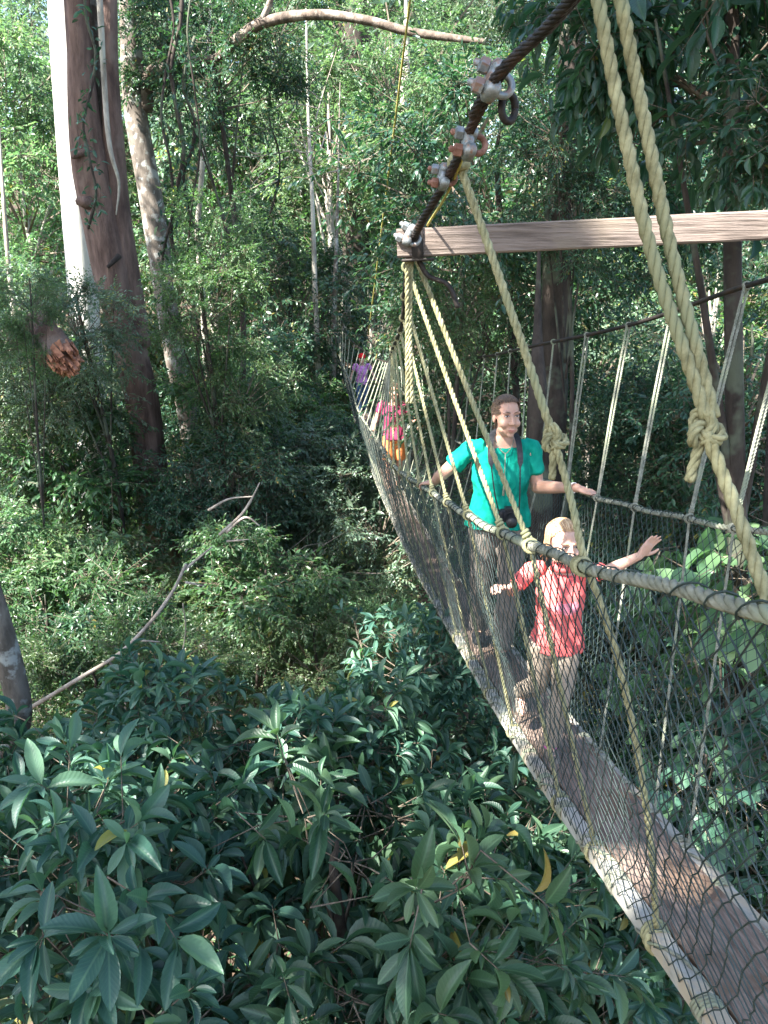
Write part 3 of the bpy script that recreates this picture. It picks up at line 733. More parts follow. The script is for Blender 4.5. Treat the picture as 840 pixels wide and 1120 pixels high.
def person(base, label, H, J, skin, shirt, pants, voxel=.0048, child=False, sleeve=.55, pant_to=1.0, hairm=None, yaw=0, pitch=0, headscale=1.0, hands=None, fold=.006, shoe=None, sock=None, girth=1.0, face=True, cap=None, hairkw=None):
    """J: joints in body-local metres (x right in picture, -y towards the camera)."""
    g = H / 1.68 * girth; k = H / 1.68
    pel, chest, neck, hd = [np.asarray(J[q], float) for q in ('pelvis', 'chest', 'neck', 'head')]
    X, D = head_parts(hd, yaw, pitch, headscale, child)
    mb = MB()
    ax = nrm(np.asarray(J['shR'], float) - np.asarray(J['shL'], float)); fy = nrm(np.cross(V3(0, 0, 1), ax)); shw = np.linalg.norm(np.asarray(J['shR'], float) - np.asarray(J['shL'], float)) / 2
    def torso(inflate, hem, top):
        R = []
        for t, a, b, off in ((hem, .165, .118, .01), (.0, .168, .118, .01), (.18, .155, .108, .0), (.42, .142, .1, -.005), (.68, .155, .112, -.012), (.9, .158, .108, -.005), (1.12, .15, .085, .008), (1.24, .105, .066, .015), (top, .058, .054, .012)):
            c = pel * (1 - t) + chest * t if t <= 1 else chest + (neck - chest) * (t - 1) / .4
            if child: a *= .92; b *= 1.0
            R.append((c + fy * off * k, ax * (a * g + inflate), fy * (b * g + inflate)))
        return R
    etube(mb, torso(0, -.15, 1.4), 26)
    bone(mb, [chest + (neck - chest) * .7 + fy * .012 * k, neck + fy * .005, X((0, .015, -.06))], [.05 * k, .046 * k, .05 * k], 14)
    head(mb, X, D, child)
    for s, q in (('L', -1), ('R', 1)):
        sh, el, wr = [np.asarray(J[n + s], float) for n in ('sh', 'el', 'wr')]
        bone(mb, [sh, sh * .45 + el * .55, el], [.05 * g, .043 * g, .037 * g]); bone(mb, [el, el * .6 + wr * .4, wr], [.039 * g, .037 * g, .025 * g])
        hp = hands[s]; hand(mb, wr, hp[0], hp[1], hp[2], k * (1.08 if child else .98), hp[3])
        hi, kn, an = [np.asarray(J[n + s], float) for n in ('hip', 'kn', 'an')]
        bone(mb, [hi, hi * .5 + kn * .5, kn], [.085 * g, .072 * g, .052 * g]); bone(mb, [kn, kn * .6 + an * .4, an], [.05 * g, .052 * g, .033 * g])
        t = nrm(J['toe' + s]); up = V3(0, 0, 1)
        bone(mb, [an + V3(0, 0, -.02 * k) - t * .03 * k, an + t * .07 * k - up * .045 * k, an + t * .15 * k - up * .055 * k], [.034 * k, .034 * k, .024 * k])
    body = bpy.data.objects.new('person', fuse(mb, voxel, 2)); COL.objects.link(body); body.location = base
    body.data.materials.clear(); body.data.materials.append(skin); tag(body, label, 'person')
    if face: face_bits(body, X, D, M['lip'], hairm)
    hair_cap(body, X, D, hairm, int(H * 100), **(hairkw or {}))
    # shirt
    mb = MB(); R = torso(.016 * k, -.2, 1.22)
    R[0] = (R[0][0], R[0][1] * 1.1, R[0][2] * 1.14); R[1] = (R[1][0], R[1][1] * 1.05, R[1][2] * 1.08); R[-1] = (R[-1][0], ax * .088 * k, fy * .075 * k)
    etube(mb, R, 30)
    for s, q in (('L', -1), ('R', 1)):
        sh, el = [np.asarray(J[n + s], float) for n in ('sh', 'el')]; e = sh + (el - sh) * sleeve
        inn = sh - ax * q * .07 * k + V3(0, 0, .005)
        P = smooth_path([inn, sh, sh * .5 + e * .5, e], 5); tube(mb, P, np.interp(np.linspace(0, 1, len(P)), [0, .35, .7, 1], [.052 * g, .053 * g, .055 * g, .06 * g]), 18)
    mesh_child('shirt', fuse(mb, voxel * 1.25, 3, folds(H * 7, fold, 12 / k ** .5)), shirt, body)
    # trousers or shorts
    mb = MB()
    etube(mb, [(pel + (chest - pel) * -.3, ax * .15 * g, fy * .115 * g), (pel - (chest - pel) * .1, ax * .166 * g, fy * .118 * g), (pel + (chest - pel) * .06, ax * .15 * g, fy * .1 * g)], 24)
    for s in 'LR':
        hi, kn, an = [np.asarray(J[n + s], float) for n in ('hip', 'kn', 'an')]
        full = [hi + V3(0, 0, .03), hi * .5 + kn * .5, kn, kn * .5 + an * .5, an]; n_ = max(2, int(round(1 + pant_to * 4)))
        P = full[:n_] if pant_to >= 1 else [full[0], full[1], hi + (kn - hi) * pant_to * 2]
        rr = [.096, .086, .07, .067, .062][:len(P)] if pant_to >= 1 else [.1, .094, .09]
        P = smooth_path(P, 6); tube(mb, P, np.interp(np.linspace(0, 1, len(P)), np.linspace(0, 1, len(rr)), np.array(rr) * g), 18)
    mesh_child('trousers' if pant_to >= 1 else 'shorts', fuse(mb, voxel * 1.4, 3, folds(H * 3 + 2, fold, 8 / k ** .5)), pants, body)
    for s in 'LR':
        an = np.asarray(J['an' + s], float); t = nrm(J['toe' + s]); sd = nrm(np.cross(t, V3(0, 0, 1)))
        mb = MB(); u = nrm(np.cross(sd, t))
        for (fr, hh, w, l, zz) in ((-.02, .05, .042, .05, -.035), (.06, .036, .047, .075, -.048), (.125, .03, .044, .06, -.054)):
            ellipsoid(mb, an + t * fr * k + u * zz * k, t * l * k, sd * w * k, u * hh * k, 16, 10)
        sho = mesh_child('shoe', fuse(mb, voxel * 1.2, 2), shoe or M['dark'], body)
        mb = MB(); etube(mb, [(an + t * (-.03 + f * .19) * k - u * .078 * k, sd * .044 * k * math.sqrt(max(.1, 1 - (2 * f - 1) ** 4)), u * .014 * k) for f in np.linspace(-.12, 1.1, 8)], 14)
        mesh_child('sole', fuse(mb, voxel, 1), M['taupe'], sho)
        if sock is not None:
            kn = np.asarray(J['kn' + s], float); mb = MB()
            tube(mb, [an - V3(0, 0, .03 * k), an + (kn - an) * .12, an + (kn - an) * .3], [.046 * k, .048 * k, .056 * k], 16); mesh_child('sock', fuse(mb, voxel * 1.2, 2, folds(2, .004, 20)), sock, body)
    return body, X, D

# ---- woman in teal
WB = deck(5.05); 
def loc(B, px, py, d): return at(px, py, d) - B
rL = rail(5.35, -1) - WB; rR = rail(4.72, 1) - WB
JW = dict(pelvis=(0, .02, .93), chest=(.005, .02, 1.28), neck=(.01, .015, 1.44), head=(.02, -.02, 1.567),
          shL=(-.185, .02, 1.355), shR=(.19, .02, 1.36), elL=(-.36, .06, 1.185), elR=(.235, .0, 1.115),
          hipL=(-.09, .02, .88), hipR=(.09, .02, .88), knL=(-.09, .06, .49), knR=(.07, -.1, .5), anL=(-.08, .2, .085), anR=(.03, -.12, .085), toeL=(-.1, -1, 0), toeR=(.1, -1, 0))
JW['wrL'] = rL + V3(.075, -.06, .05); JW['wrR'] = rR + V3(-.085, .02, .045)
W, WX, WD = person(WB, 'woman in teal T-shirt holding both hand ropes, dark camera hanging round her neck', 1.68, JW, M['skin'], M['teal'], M['taupe'], hairm=M['hair_brown'], yaw=.22, pitch=-.03, headscale=1.05, girth=1.06, sleeve=.62, fold=.012,
    hands={'L': (rL + V3(-.05, .06, .015) - JW['wrL'], (0, -.1, 1), 1, .75), 'R': (rR + V3(.06, -.03, .01) - JW['wrR'], (0, -.15, 1), -1, .6)}, hairkw=dict(edge=(-.85, -.75, -.3, .22, .56, .66), thick=1.1))
mb = MB()
for k_ in range(26):
    a = k_ * 2.4; r0 = .012 * math.sqrt(k_ / 26)
    tube(mb, smooth_path([WX((0, .1, .0)), WX((r0 * math.cos(a), .135, -.02 + r0 * math.sin(a))), WX((r0 * 1.5 * math.cos(a), .145, -.1)), WX((r0 * math.cos(a), .13, -.19))], 4), .0045, 5)
mb.obj('ponytail', M['hair_brown'], W)
mb = MB(); coil(mb, JW['wrR'] + V3(-.02, .005, 0), JW['wrR'] - V3(*JW['elR']), .03, .003, 2); mb.obj('bracelet', M['white'], W)
mb = MB(); nb = V3(.01, 0, 1.40)
tube(mb, smooth_path([nb + V3(-.06, .02, .03), nb + V3(-.05, -.05, .0), nb + V3(.0, -.095, -.05), nb + V3(.05, -.05, 0), nb + V3(.06, .02, .03)], 5), .003, 5)
tube(mb, [nb + V3(0, -.098, -.05), nb + V3(-.004, -.128, -.13), nb + V3(-.008, -.145, -.22)], .003, 5); tube(mb, [nb + V3(-.008, -.146, -.21), nb + V3(-.01, -.148, -.3)], [.004, .008], 6)
mb.obj('necklace', M['rope_grey'], W)
# camera hanging from a neck strap (a thing of its own)
cc = V3(.03, -.195, .985); CAM = empty('camera', WB + cc); tag(CAM, 'black camera with a short lens hanging from a neck strap against a teal shirt', 'camera')
mb = MB(); box(mb, (0, 0, 0), (.062, 0, 0), (0, .026, 0), (0, 0, .04), .01); box(mb, (0, -.004, .044), (.026, 0, 0), (0, .024, 0), (0, 0, .013), .007); box(mb, (-.05, -.016, 0), (.014, 0, 0), (0, .024, 0), (0, 0, .038), .009); mb.obj('body', M['dark'], CAM, False)
mb = MB(); tube(mb, [V3(.008, -.02, -.006), V3(.008, -.075, -.02), V3(.008, -.076, -.02), V3(.008, -.09, -.024)], [.031, .029, .033, .033], 20); mb.obj('lens', M['dark'], CAM)
mb = MB()
for q in (-1, 1):
    P = smooth_path([V3(q * .062, 0, .03), V3(q * .075 - .012, -.0, .13), V3(q * .085 - .02, .035, .26), V3(q * .09 - .022, .085, .365), V3(q * .082 - .022, .15, .445), V3(q * .06 - .02, .215, .475), V3(-.02, .25, .495)], 6)
    T, N, B = frames(P); wd = np.interp(np.linspace(0, 1, len(P)), [0, .38, .42, 1], [.004, .004, .017, .019])
    sdv = V3(1, .15 * q, 0); up = nrm(np.cross(T, sdv)); sdn = np.cross(up, T)
    Vv = np.stack([P + sdn * wd[:, None] * a + up * b * .0018 for a, b in ((-1, -1), (1, -1), (1, 1), (-1, 1))], 1).reshape(-1, 3)
    mb.add(Vv, [(i * 4 + j, i * 4 + 4 + j, i * 4 + 4 + (j + 1) % 4, i * 4 + (j + 1) % 4) for i in range(len(P) - 1) for j in range(4)])
mb.obj('strap', M['dark'], CAM, False)

# ---- child in coral
CB = deck(3.3) + V3(-.085, 0, 0); h = 1.12
hl = rail(3.0, -1) - CB + V3(.02, 0, -.02); hr = at(699, 608, 3.2) - CB
JC = dict(pelvis=(.005, .06, .54), chest=(.0, .035, .80), neck=(.0, .03, .90), head=(-.01, .0, 1.0),
          shL=(-.125, .05, .865), shR=(.125, .02, .865), elL=(-.21, .05, .765), elR=tuple(at(661, 626, 3.25) - CB),
          hipL=(-.06, .06, .5), hipR=(.05, .05, .5), knL=(-.06, .12, .28), knR=(.02, -.02, .3), anL=(-.09, .34, .13), anR=(-.015, -.015, .06), toeL=(-.1, -1, -.35), toeR=(.05, -1, 0))
JC['wrL'] = V3(-.235, -.06, .82); JC['wrR'] = hr
Cc, CX, CDd = person(CB, 'small blond child in coral red shirt striding along the planks, one arm held out', h, JC, M['skin_child'], M['coral'], M['khaki'], voxel=.0042, child=True, hairm=M['hair_blond'], yaw=.25, pitch=.12, headscale=.825, sleeve=.72, fold=.005, girth=.98,
    hands={'L': (V3(-.06, -.05, .03), (-.3, -.2, 1), 1, .8), 'R': (V3(.04, -.0, .055), (-.3, .9, .25), -1, .16)}, shoe=M['taupe'], sock=M['pink'], hairkw=dict(edge=(-.9, -.85, -.35, .16, .58, .68), thick=1.08))
rs_ = random.Random(4); mb = MB()
for k_ in range(150):                       # the woman's hair drawn back over the ears
    q_ = -1 if k_ % 2 else 1; z0 = rs_.uniform(-.03, .06); a = rs_.uniform(-.75, -.35)
    P = [WX(V3(0, .012, .03) + V3(q_ * .0745 * math.cos(a_) * s_, .096 * math.sin(a_) * s_, z0 * (1 - .25 * i_) - .012 * i_ + .02)) for i_, (a_, s_) in enumerate(((a, .98), (-.15, 1.06), (.35, 1.11), (.9, 1.1), (1.4, 1.08)))]
    tube(mb, smooth_path(P, 4), np.linspace(.0016, .0022, 17), 5, rnd=rs_.random())
mb.obj('loose_hair', M['hair_brown'], W); mb = MB()
for k_ in range(110):                        # loose strands past the ears and a short tail behind
    q_ = -1 if k_ % 2 else 1; a = rs_.uniform(-.25, 1.2)
    P = [CX(V3(0, .012, .03) + V3(q_ * .076 * math.cos(a), .096 * math.sin(a), z_) * s_) for z_, s_ in ((.075, .8), (.03, 1.07), (-.03, 1.09), (-.07 - rs_.uniform(0, .05), 1.06 + rs_.uniform(-.12, .22)))]
    tube(mb, smooth_path(P, 4), np.linspace(.0019, .0007, 13), 5, rnd=rs_.random())
for k_ in range(20):
    a = k_ * 2.4; r0 = .02 * math.sqrt(k_ / 20)
    tube(mb, smooth_path([CX((r0 * .4 * math.cos(a), .1, .05)), CX((r0 * math.cos(a), .13, .03 + r0 * math.sin(a))), CX((r0 * 1.6 * math.cos(a), .14, -.05)), CX((r0 * math.cos(a), .125, -.12))], 4), .004, 5)
mb.obj('loose_hair', M['hair_blond'], Cc)
mb = MB(); nb = V3(0, .02, .875)
etube(mb, [(nb + V3(0, 0, .0), V3(.056, 0, 0), V3(0, .052, 0)), (nb + V3(0, -.004, .02), V3(.05, 0, .0), V3(0, .046, 0)), (nb + V3(0, -.004, .03), V3(.046, 0, 0), V3(0, .042, 0))], 20); mb.obj('collar', M['coral'], Cc)

# ---- person in magenta and orange, further along
PB = deck(11.9)
JP = dict(pelvis=(0, 0, .86), chest=(0, .0, 1.2), neck=(0, 0, 1.36), head=(.0, -.02, 1.48), shL=(-.18, 0, 1.3), shR=(.18, 0, 1.3), elL=(-.26, .03, 1.08), elR=(.27, .02, 1.1),
          hipL=(-.09, 0, .82), hipR=(.09, 0, .82), knL=(-.09, -.04, .46), knR=(.08, .06, .46), anL=(-.06, -.02, .08), anR=(.06, .16, .08), toeL=(0, -1, 0), toeR=(0, -1, 0))
JP['wrL'] = V3(-.32, -.08, .9); JP['wrR'] = V3(.37, -.08, .93)
person(PB, 'walker in magenta top and bright orange shorts further along, behind the woman in teal', 1.58, JP, M['skin_tan'], M['magenta'], M['orange'], voxel=.011, hairm=M['hair_brown'], pant_to=.46, hands={'L': (V3(-.03, -.03, -.06), (-1, 0, 0), 1, .5), 'R': (V3(.04, -.03, -.06), (1, 0, 0), -1, .5)}, fold=.01, hairkw=dict(thick=1.12))
# ---- far child in violet with a red cap
KB = deck(17.7); s = 1.25 / 1.58
JK = {q: V3(*v) * s for q, v in JP.items()}; pass
JK['head'] = V3(0, -.01, 1.16)
Kc, KX, KD = person(KB, 'distant child in violet T-shirt and bright red cap near the far bridge end', 1.25, JK, M['skin_child'], M['violet'], M['blue'], voxel=.011, child=True, hairm=M['hair_brown'], pant_to=1.0, headscale=.9, hands={'L': (V3(-.03, -.03, -.06), (-1, 0, 0), 1, .5), 'R': (V3(.04, -.03, -.06), (1, 0, 0), -1, .5)}, fold=.01, hairkw=dict(thick=1.12))
mb = MB(); ellipsoid(mb, KX((0, .008, .065)), KD((.085, 0, 0)), KD((0, .105, 0)), KD((0, 0, .075)), 18, 12); ellipsoid(mb, KX((0, -.11, .045)), KD((.07, 0, 0)), KD((0, .06, 0)), KD((0, 0, .012)), 16, 8); mb.obj('cap', M['red'], Kc)
# ------------------------------------------------------------------ leaves
def tpl_far():
    return np.array([(0, 0, 0), (.42, -.5, .1), (1, 0, -.06), (.42, .5, .1)]), [], [(0, 1, 2), (0, 2, 3)]
def tpl_mid():
    V = [(0, 0, 0), (.3, 0, .03), (.68, 0, .01), (1, 0, -.1), (.27, -.42, .1), (.66, -.42, .07), (.27, .42, .1), (.66, .42, .07)]
    return np.array(V), [(1, 4, 5, 2), (1, 2, 7, 6)], [(0, 4, 1), (2, 5, 3), (0, 1, 6), (2, 3, 7)]
def tpl_near():
    st = [0, .06, .18, .34, .52, .70, .85, .95, 1.0]; wd = [.015, .06, .25, .42, .5, .46, .31, .13, .0]; V = []
    for a, w in zip(st, wd):
        z = .05 * math.sin(a * 3.0) - .20 * a ** 2.2
        V += [(a, -w, z + .12 * w * 2 + .012 * math.sin(a * 40)), (a, -w * .5, z + .045 * w * 2), (a, 0, z - .0), (a, w * .5, z + .045 * w * 2), (a, w, z + .12 * w * 2 + .012 * math.sin(a * 37 + 1))]
    Q = [(i * 5 + j, i * 5 + j + 1, i * 5 + 6 + j, i * 5 + 5 + j) for i in range(len(st) - 1) for j in range(4)]
    Q = [(a, d, c, b) for a, b, c, d in Q]
    return np.array(V), Q, []
TPL = {'far': tpl_far(), 'mid': tpl_mid(), 'near': tpl_near()}

def add_leaves(mb, kind, pos, dirv, up, ln, wd, rnd, curv=None, mat=0):
    V, Q, T = TPL[kind]; n = len(pos)
    if n == 0: return
    d = nrm(dirv); u = nrm(up - d * np.sum(up * d, 1, keepdims=True)); s = np.cross(u, d)
    ln = np.broadcast_to(ln, (n,)); wd = np.broadcast_to(wd, (n,))
    cz = np.ones(n) if curv is None else curv
    W = (pos[:, None] + V[None, :, 0, None] * (d * ln[:, None])[:, None] + V[None, :, 1, None] * (s * wd[:, None])[:, None] + V[None, :, 2, None] * (u * (ln * cz)[:, None])[:, None])
    k = len(V); off = np.arange(n)[:, None, None] * k
    q = (np.array(Q, int)[None] + off).reshape(-1, 4) if Q else None
    t = (np.array(T, int)[None] + off).reshape(-1, 3) if T else None
    mb.add(W.reshape(-1, 3), q, t, mat, np.repeat(rnd, k), np.tile(V[:, :2], (n, 1)) if kind == 'near' else None)

def sticks(mb, A, B, r, mat=1):
    """Many thin three-sided twigs."""
    if len(A) == 0: return
    t = nrm(B - A); u = nrm(np.cross(t, np.tile(V3(.31, .2, .93), (len(A), 1)))); v = np.cross(t, u)
    r = np.broadcast_to(r, (len(A),))[:, None]
    V = np.stack([q + rr * (math.cos(k * 2.0944) * u + math.sin(k * 2.0944) * v) for q, rr in ((A, r), (B, r * .45)) for k in range(3)], 1)
    o = np.arange(len(A))[:, None] * 6
    mb.add(V.reshape(-1, 3), np.concatenate([o + np.array((k, (k + 1) % 3, 3 + (k + 1) % 3, 3 + k))[None] for k in range(3)]), None, mat)

def crown(seed, R, nclump, sprays, per, leaf, asp, kind='far', droop=.25, flat=.55, spray=.55, clump=.34, keep=None, rosette=False, centre=None, wild=.5):
    """Leaf crown round the origin: limbs to uneven clumps, twigs in each clump, leaves along the twigs."""
    g = np.random.default_rng(seed); R = np.asarray(R, float); mb = MB()
    C = []
    while len(C) < nclump:
        u = nrm(g.normal(size=3)); rr = g.uniform(.35, 1) ** .6
        p = u * rr * (1 + .35 * noise.noise(Vector(u * 1.7) + Vector((seed, 0, 0))))
        if p[2] > -.8: C.append(p * R)
    C = np.array(C); cr = clump * R.mean() * g.uniform(.55, 1.3, nclump)
    base = np.stack((C[:, 0] * .15, C[:, 1] * .15, np.minimum(C[:, 2] * .4 - R[2] * .35, C[:, 2])), 1)
    mids = (base + C) / 2 + g.normal(0, .06, C.shape) * R
    sticks(mb, base, mids, .02 * R.mean() ** .5); sticks(mb, mids, C, .011 * R.mean() ** .5)
    n = nclump * sprays; ci = np.repeat(np.arange(nclump), sprays)
    u = nrm(g.normal(size=(n, 3)) + np.array((0, 0, .25))); k = g.uniform(0, 1, n) ** .5
    O = C[ci] + u * (cr[ci] * k)[:, None] * np.array((1, 1, flat + .2))
    D = nrm(u * 1.0 + nrm(O) * .5 + g.normal(0, wild, (n, 3)) - np.array((0, 0, droop)))
    L = spray * g.uniform(.6, 1.35, n)
    S0 = O - D * (L * .35)[:, None]; E = O + D * (L * .65)[:, None] - np.array((0, 0, .12)) * L[:, None]
    A2 = np.concatenate((S0, C[ci] + (S0 - C[ci]) * .15)); B2 = np.concatenate((E, S0)); r2 = np.repeat((.002 + leaf * .018, .002 + leaf * .02), n)
    if keep is not None:
        cc = np.asarray(centre, float); ok = keep(A2 + cc) & keep(B2 + cc) & keep((A2 + B2) / 2 + cc); A2, B2, r2 = A2[ok], B2[ok], r2[ok]
    sticks(mb, A2, B2, r2)
    crnd = g.uniform(0, 1, nclump)
    if rosette:
        m = per; ang = (np.arange(m) * 2.4)[None] + g.uniform(0, 6.28, (n, 1)); lift = np.linspace(.15, 1.05, m)[None] + g.normal(0, .26, (n, m))
        side = nrm(np.cross(D, np.array((.2, .1, 1.)))); ot = np.cross(D, side)
        ld = np.cos(ang)[..., None] * side[:, None] + np.sin(ang)[..., None] * ot[:, None]
        ld = ld * np.sin(lift + .3)[..., None] + D[:, None] * np.cos(lift + .3)[..., None] - np.array((0, 0, .25 + droop))
        P = E[:, None] - D[:, None] * (np.linspace(0, .55, m)[None, :, None] * L[:, None, None] * .5) + ld * .012
        up = np.broadcast_to(D[:, None] * .9 + np.array((0, 0, .9)), ld.shape) + g.normal(0, .4, ld.shape); ld = ld + g.normal(0, .2, ld.shape)
    else:
        m = per; f = (np.arange(m) + .5) / m; sg = np.where(np.arange(m) % 2 == 0, 1, -1)
        P = S0[:, None] + (E - S0)[:, None] * (f[None, :, None] * 1.02)
        side = nrm(np.cross(D, np.array((0, 0, 1.)) + g.normal(0, .35, (n, 3))))
        ld = D[:, None] * (.55 + .6 * f ** 3)[None, :, None] + side[:, None] * (sg * (1 - .75 * f ** 4))[None, :, None] + g.normal(0, .28, (n, m, 3)) - np.array((0, 0, droop))
        up = np.cross(side, D)[:, None] * 0 + np.array((0, 0, 1.)) + g.normal(0, .42, (n, m, 3))
    P = P.reshape(-1, 3); ld = ld.reshape(-1, 3); up = up.reshape(-1, 3); N = len(P)
    ln = leaf * (g.uniform(.6, 1.25, N) if not rosette else g.uniform(.45, 1.3, N)); rn = np.clip(np.repeat(crnd[ci], m) * .45 + g.uniform(0, .6, N), 0, 1)
    cv = g.uniform(.3, 1.7, N)
    if keep is not None:
        ok = keep(P + (0 if centre is None else np.asarray(centre))); P, ld, up, ln, rn, cv = P[ok], ld[ok], up[ok], ln[ok], rn[ok], cv[ok]
    add_leaves(mb, kind, P, ld, up, ln, ln * asp, rn, cv)
    return mb

CR = {}
def proto(name, mats, smooth, *a, **k): CR[name] = crown(*a, **k).mesh(name, mats, smooth)
for i in range(3): proto(f'far{i}', [M['leaf_far'], M['twig']], False, 10 + i, (4.4, 4.4, 4.0), 46, 18, 16, .21, .46, 'far', .3, .55, 1.2, .3)
for i in range(3): proto(f'mid{i}', [M['leaf_mid'], M['twig']], False, 20 + i, (2.2, 2.2, 2.3), 34, 20, 15, .125, .42, 'mid', .3, .5, .7, .32)
for i in range(2): proto(f'fine{i}', [M['leaf_bright'], M['twig']], False, 30 + i, (1.6, 1.6, 1.2), 34, 20, 26, .088, .42, 'far', .15, .3, .6, .36)
for i in range(3): proto(f'big{i}', [M['leaf_big'], M['twig']], True, 41 + i, (1.15, 1.15, .85), 19, 7, 9, .25, .33, 'near', .1, .7, .34, .46, rosette=True, wild=.75)
for i in range(2): proto(f'droop{i}', [M['leaf_droop'], M['twig']], True, 50 + i, (1.5, 1.5, 1.2), 15, 7, 9, .24, .36, 'near', .55, .6, .55, .42)
for i in range(2): proto(f'tier{i}', [M['leaf_mid'], M['twig']], False, 70 + i, (1.5, 1.5, .45), 15, 13, 13, .165, .4, 'mid', .35, .25, .75, .4)
proto('broad0', [M['leaf_bright'], M['twig']], True, 61, (.9, .9, .7), 9, 4, 6, .27, .62, 'near', .35, .5, .45, .5, rosette=True)

# ------------------------------------------------------------------ ground
def gz(x, y):
    z = 3.2 + .13 * max(0, y - 8) + .08 * max(0, y - 38) - .03 * x + .10 * max(0, -x - 10)
    return z + .5 * noise.noise(Vector((x * .13, y * .13, 0))) + .12 * noise.noise(Vector((x * .6, y * .6, 3)))
xs = np.concatenate((np.linspace(-220, -32, 14), np.linspace(-30, 30, 90), np.linspace(32, 220, 14)))
ys = np.concatenate((np.linspace(-60, -6, 10), np.linspace(-4, 45, 90), np.linspace(47, 240, 24)))
mb = MB(); V = np.array([(x, y, gz(x, y) if y < 140 else gz(x, 140)) for y in ys for x in xs]); nx = len(xs)
mb.add(V, [(j * nx + i, j * nx + i + 1, j * nx + nx + i + 1, j * nx + nx + i) for j in range(len(ys) - 1) for i in range(nx - 1)])
tag(mb.obj('ground', M['soil']), kind='structure')

# low seedlings and litter over the forest floor
g = np.random.default_rng(9); n = 26000
gx = g.uniform(-24, 16, n); gy = g.uniform(5, 42, n)
ok = np.array([noise.noise(Vector((a * .35, b * .35, 2))) > -.15 for a, b in zip(gx, gy)]); gx, gy = gx[ok], gy[ok]; n = len(gx)
P = np.stack((gx, gy, np.array([gz(a, b) for a, b in zip(gx, gy)]) + g.uniform(.02, .7, n)), 1)
mb = MB(); P = np.repeat(P, 5, 0) + g.normal(0, .07, (n * 5, 3)); N = len(P)
add_leaves(mb, 'far', P, nrm(g.normal(size=(N, 3)) * (1, 1, .3)), g.normal(0, .4, (N, 3)) + (0, 0, 1), g.uniform(.1, .26, N), g.uniform(.04, .1, N), g.uniform(0, 1, N))
tag(mb.obj('undergrowth', M['leaf_mid'], None, False), 'low leafy seedlings covering the forest floor far below the bridge', 'undergrowth', kind='stuff')

# ------------------------------------------------------------------ trees
rt = random.Random(11)
def trunk_mesh(mb, pts, radii, n=10, rough=.12, seed=0, freq=3, mat=0):
    P = smooth_path(pts, 8) if len(pts) > 2 else np.array(pts)
    R = np.interp(np.linspace(0, 1, len(P)), np.linspace(0, 1, len(radii)), radii)
    tube(mb, P, R, n, mat, True, rough=rough, seed=seed, freq=freq)

def tree(name, label, px, py, d, proto, size, leafmat=None, bark='bark_dark', r=.09, group=None, squash=1.0, lean=0, more=(), cat='tree', base=None, limbs=4):
    """Tree or shrub whose crown centre is seen at (px,py), d metres ahead; trunk runs from the ground into the crown."""
    c = at(px, py, d); bx, by_ = (c[0] + lean + rt.uniform(-.3, .3), c[1] + rt.uniform(-.3, .3)) if base is None else base
    b = V3(bx, by_, gz(bx, by_) - .05); t = empty(name, b)
    tag(t, label, cat, group)
    mb = MB(); top = c - b; R0 = {'far': 4.4, 'mid': 2.2, 'fine': 1.6, 'big': 1.15, 'droop': 1.5, 'broad': .9, 'tier': .6}[proto[:-1]] * size
    s = rt.randint(0, 999); w = lambda k: V3(rt.uniform(-1, 1), rt.uniform(-1, 1), 0) * k
    m1 = top * .35 + w(.03 * top[2]); m2 = top * .7 + w(.03 * top[2])
    trunk_mesh(mb, [V3(0, 0, 0), m1, m2, top, top + V3(0, 0, R0 * .45)], [r * 1.25, r, r * .85, r * .6, r * .2], 10, .15, s)
    for k in range(limbs):
        a = k * 2.4 + s; f = rt.uniform(.62, .9); o = m2 + (top - m2) * (f - .6) * 2
        e = top + V3(math.cos(a) * R0 * .6, math.sin(a) * R0 * .6, rt.uniform(-.1, .4) * R0)
        trunk_mesh(mb, [o, (o + e) / 2 + V3(0, 0, .05 * R0), e], [r * .45, r * .3, r * .1], 6, .1, s + k)
    trunk = mb.obj('trunk' if cat == 'tree' else 'stem', M[bark], t)
    for q, (dx, dy, dz, sz, pn) in enumerate([(0, 0, 0, size, proto), *more]):
        o = bpy.data.objects.new('crown' if cat == 'tree' else 'foliage', CR[pn]); COL.objects.link(o); o.parent = t
        o.location = top + V3(dx, dy, dz); o.rotation_euler = (0, 0, rt.uniform(0, 6.28)); o.scale = (sz, sz * rt.uniform(.9, 1.1), sz * squash)
        if leafmat:
            o.material_slots[0].link = 'OBJECT'; o.material_slots[0].material = M[leafmat]
    return t

# --- the distant sunlit forest, rows behind rows
far = []
for row, (d, n, y0, y1) in enumerate(((31, 7, 60, 330), (39, 8, -40, 250), (50, 9, -90, 250), (64, 10, -100, 160), (80, 10, -160, 60))):
    for i in range(n):
        px = -120 + (i + .5) * 1080 / n + rt.uniform(-40, 40); py = rt.uniform(y0, y1)
        if not (-60 < px < 70 and py < 60): far.append((d + rt.uniform(-3, 3), px, py))
for i, (d, px, py) in enumerate(far):
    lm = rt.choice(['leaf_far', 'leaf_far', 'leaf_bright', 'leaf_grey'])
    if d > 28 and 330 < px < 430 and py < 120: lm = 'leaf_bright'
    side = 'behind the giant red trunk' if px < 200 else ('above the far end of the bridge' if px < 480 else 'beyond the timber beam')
    tree('forest_tree', f'tall sunlit rainforest tree in the far leafy wall {side}', px, py, d, f'far{i % 3}', rt.uniform(.95, 1.4), lm, rt.choice(['bark_pale', 'bark_grey', 'bark_dark']), rt.uniform(.12, .25), f'distant forest trees {side}', limbs=2)
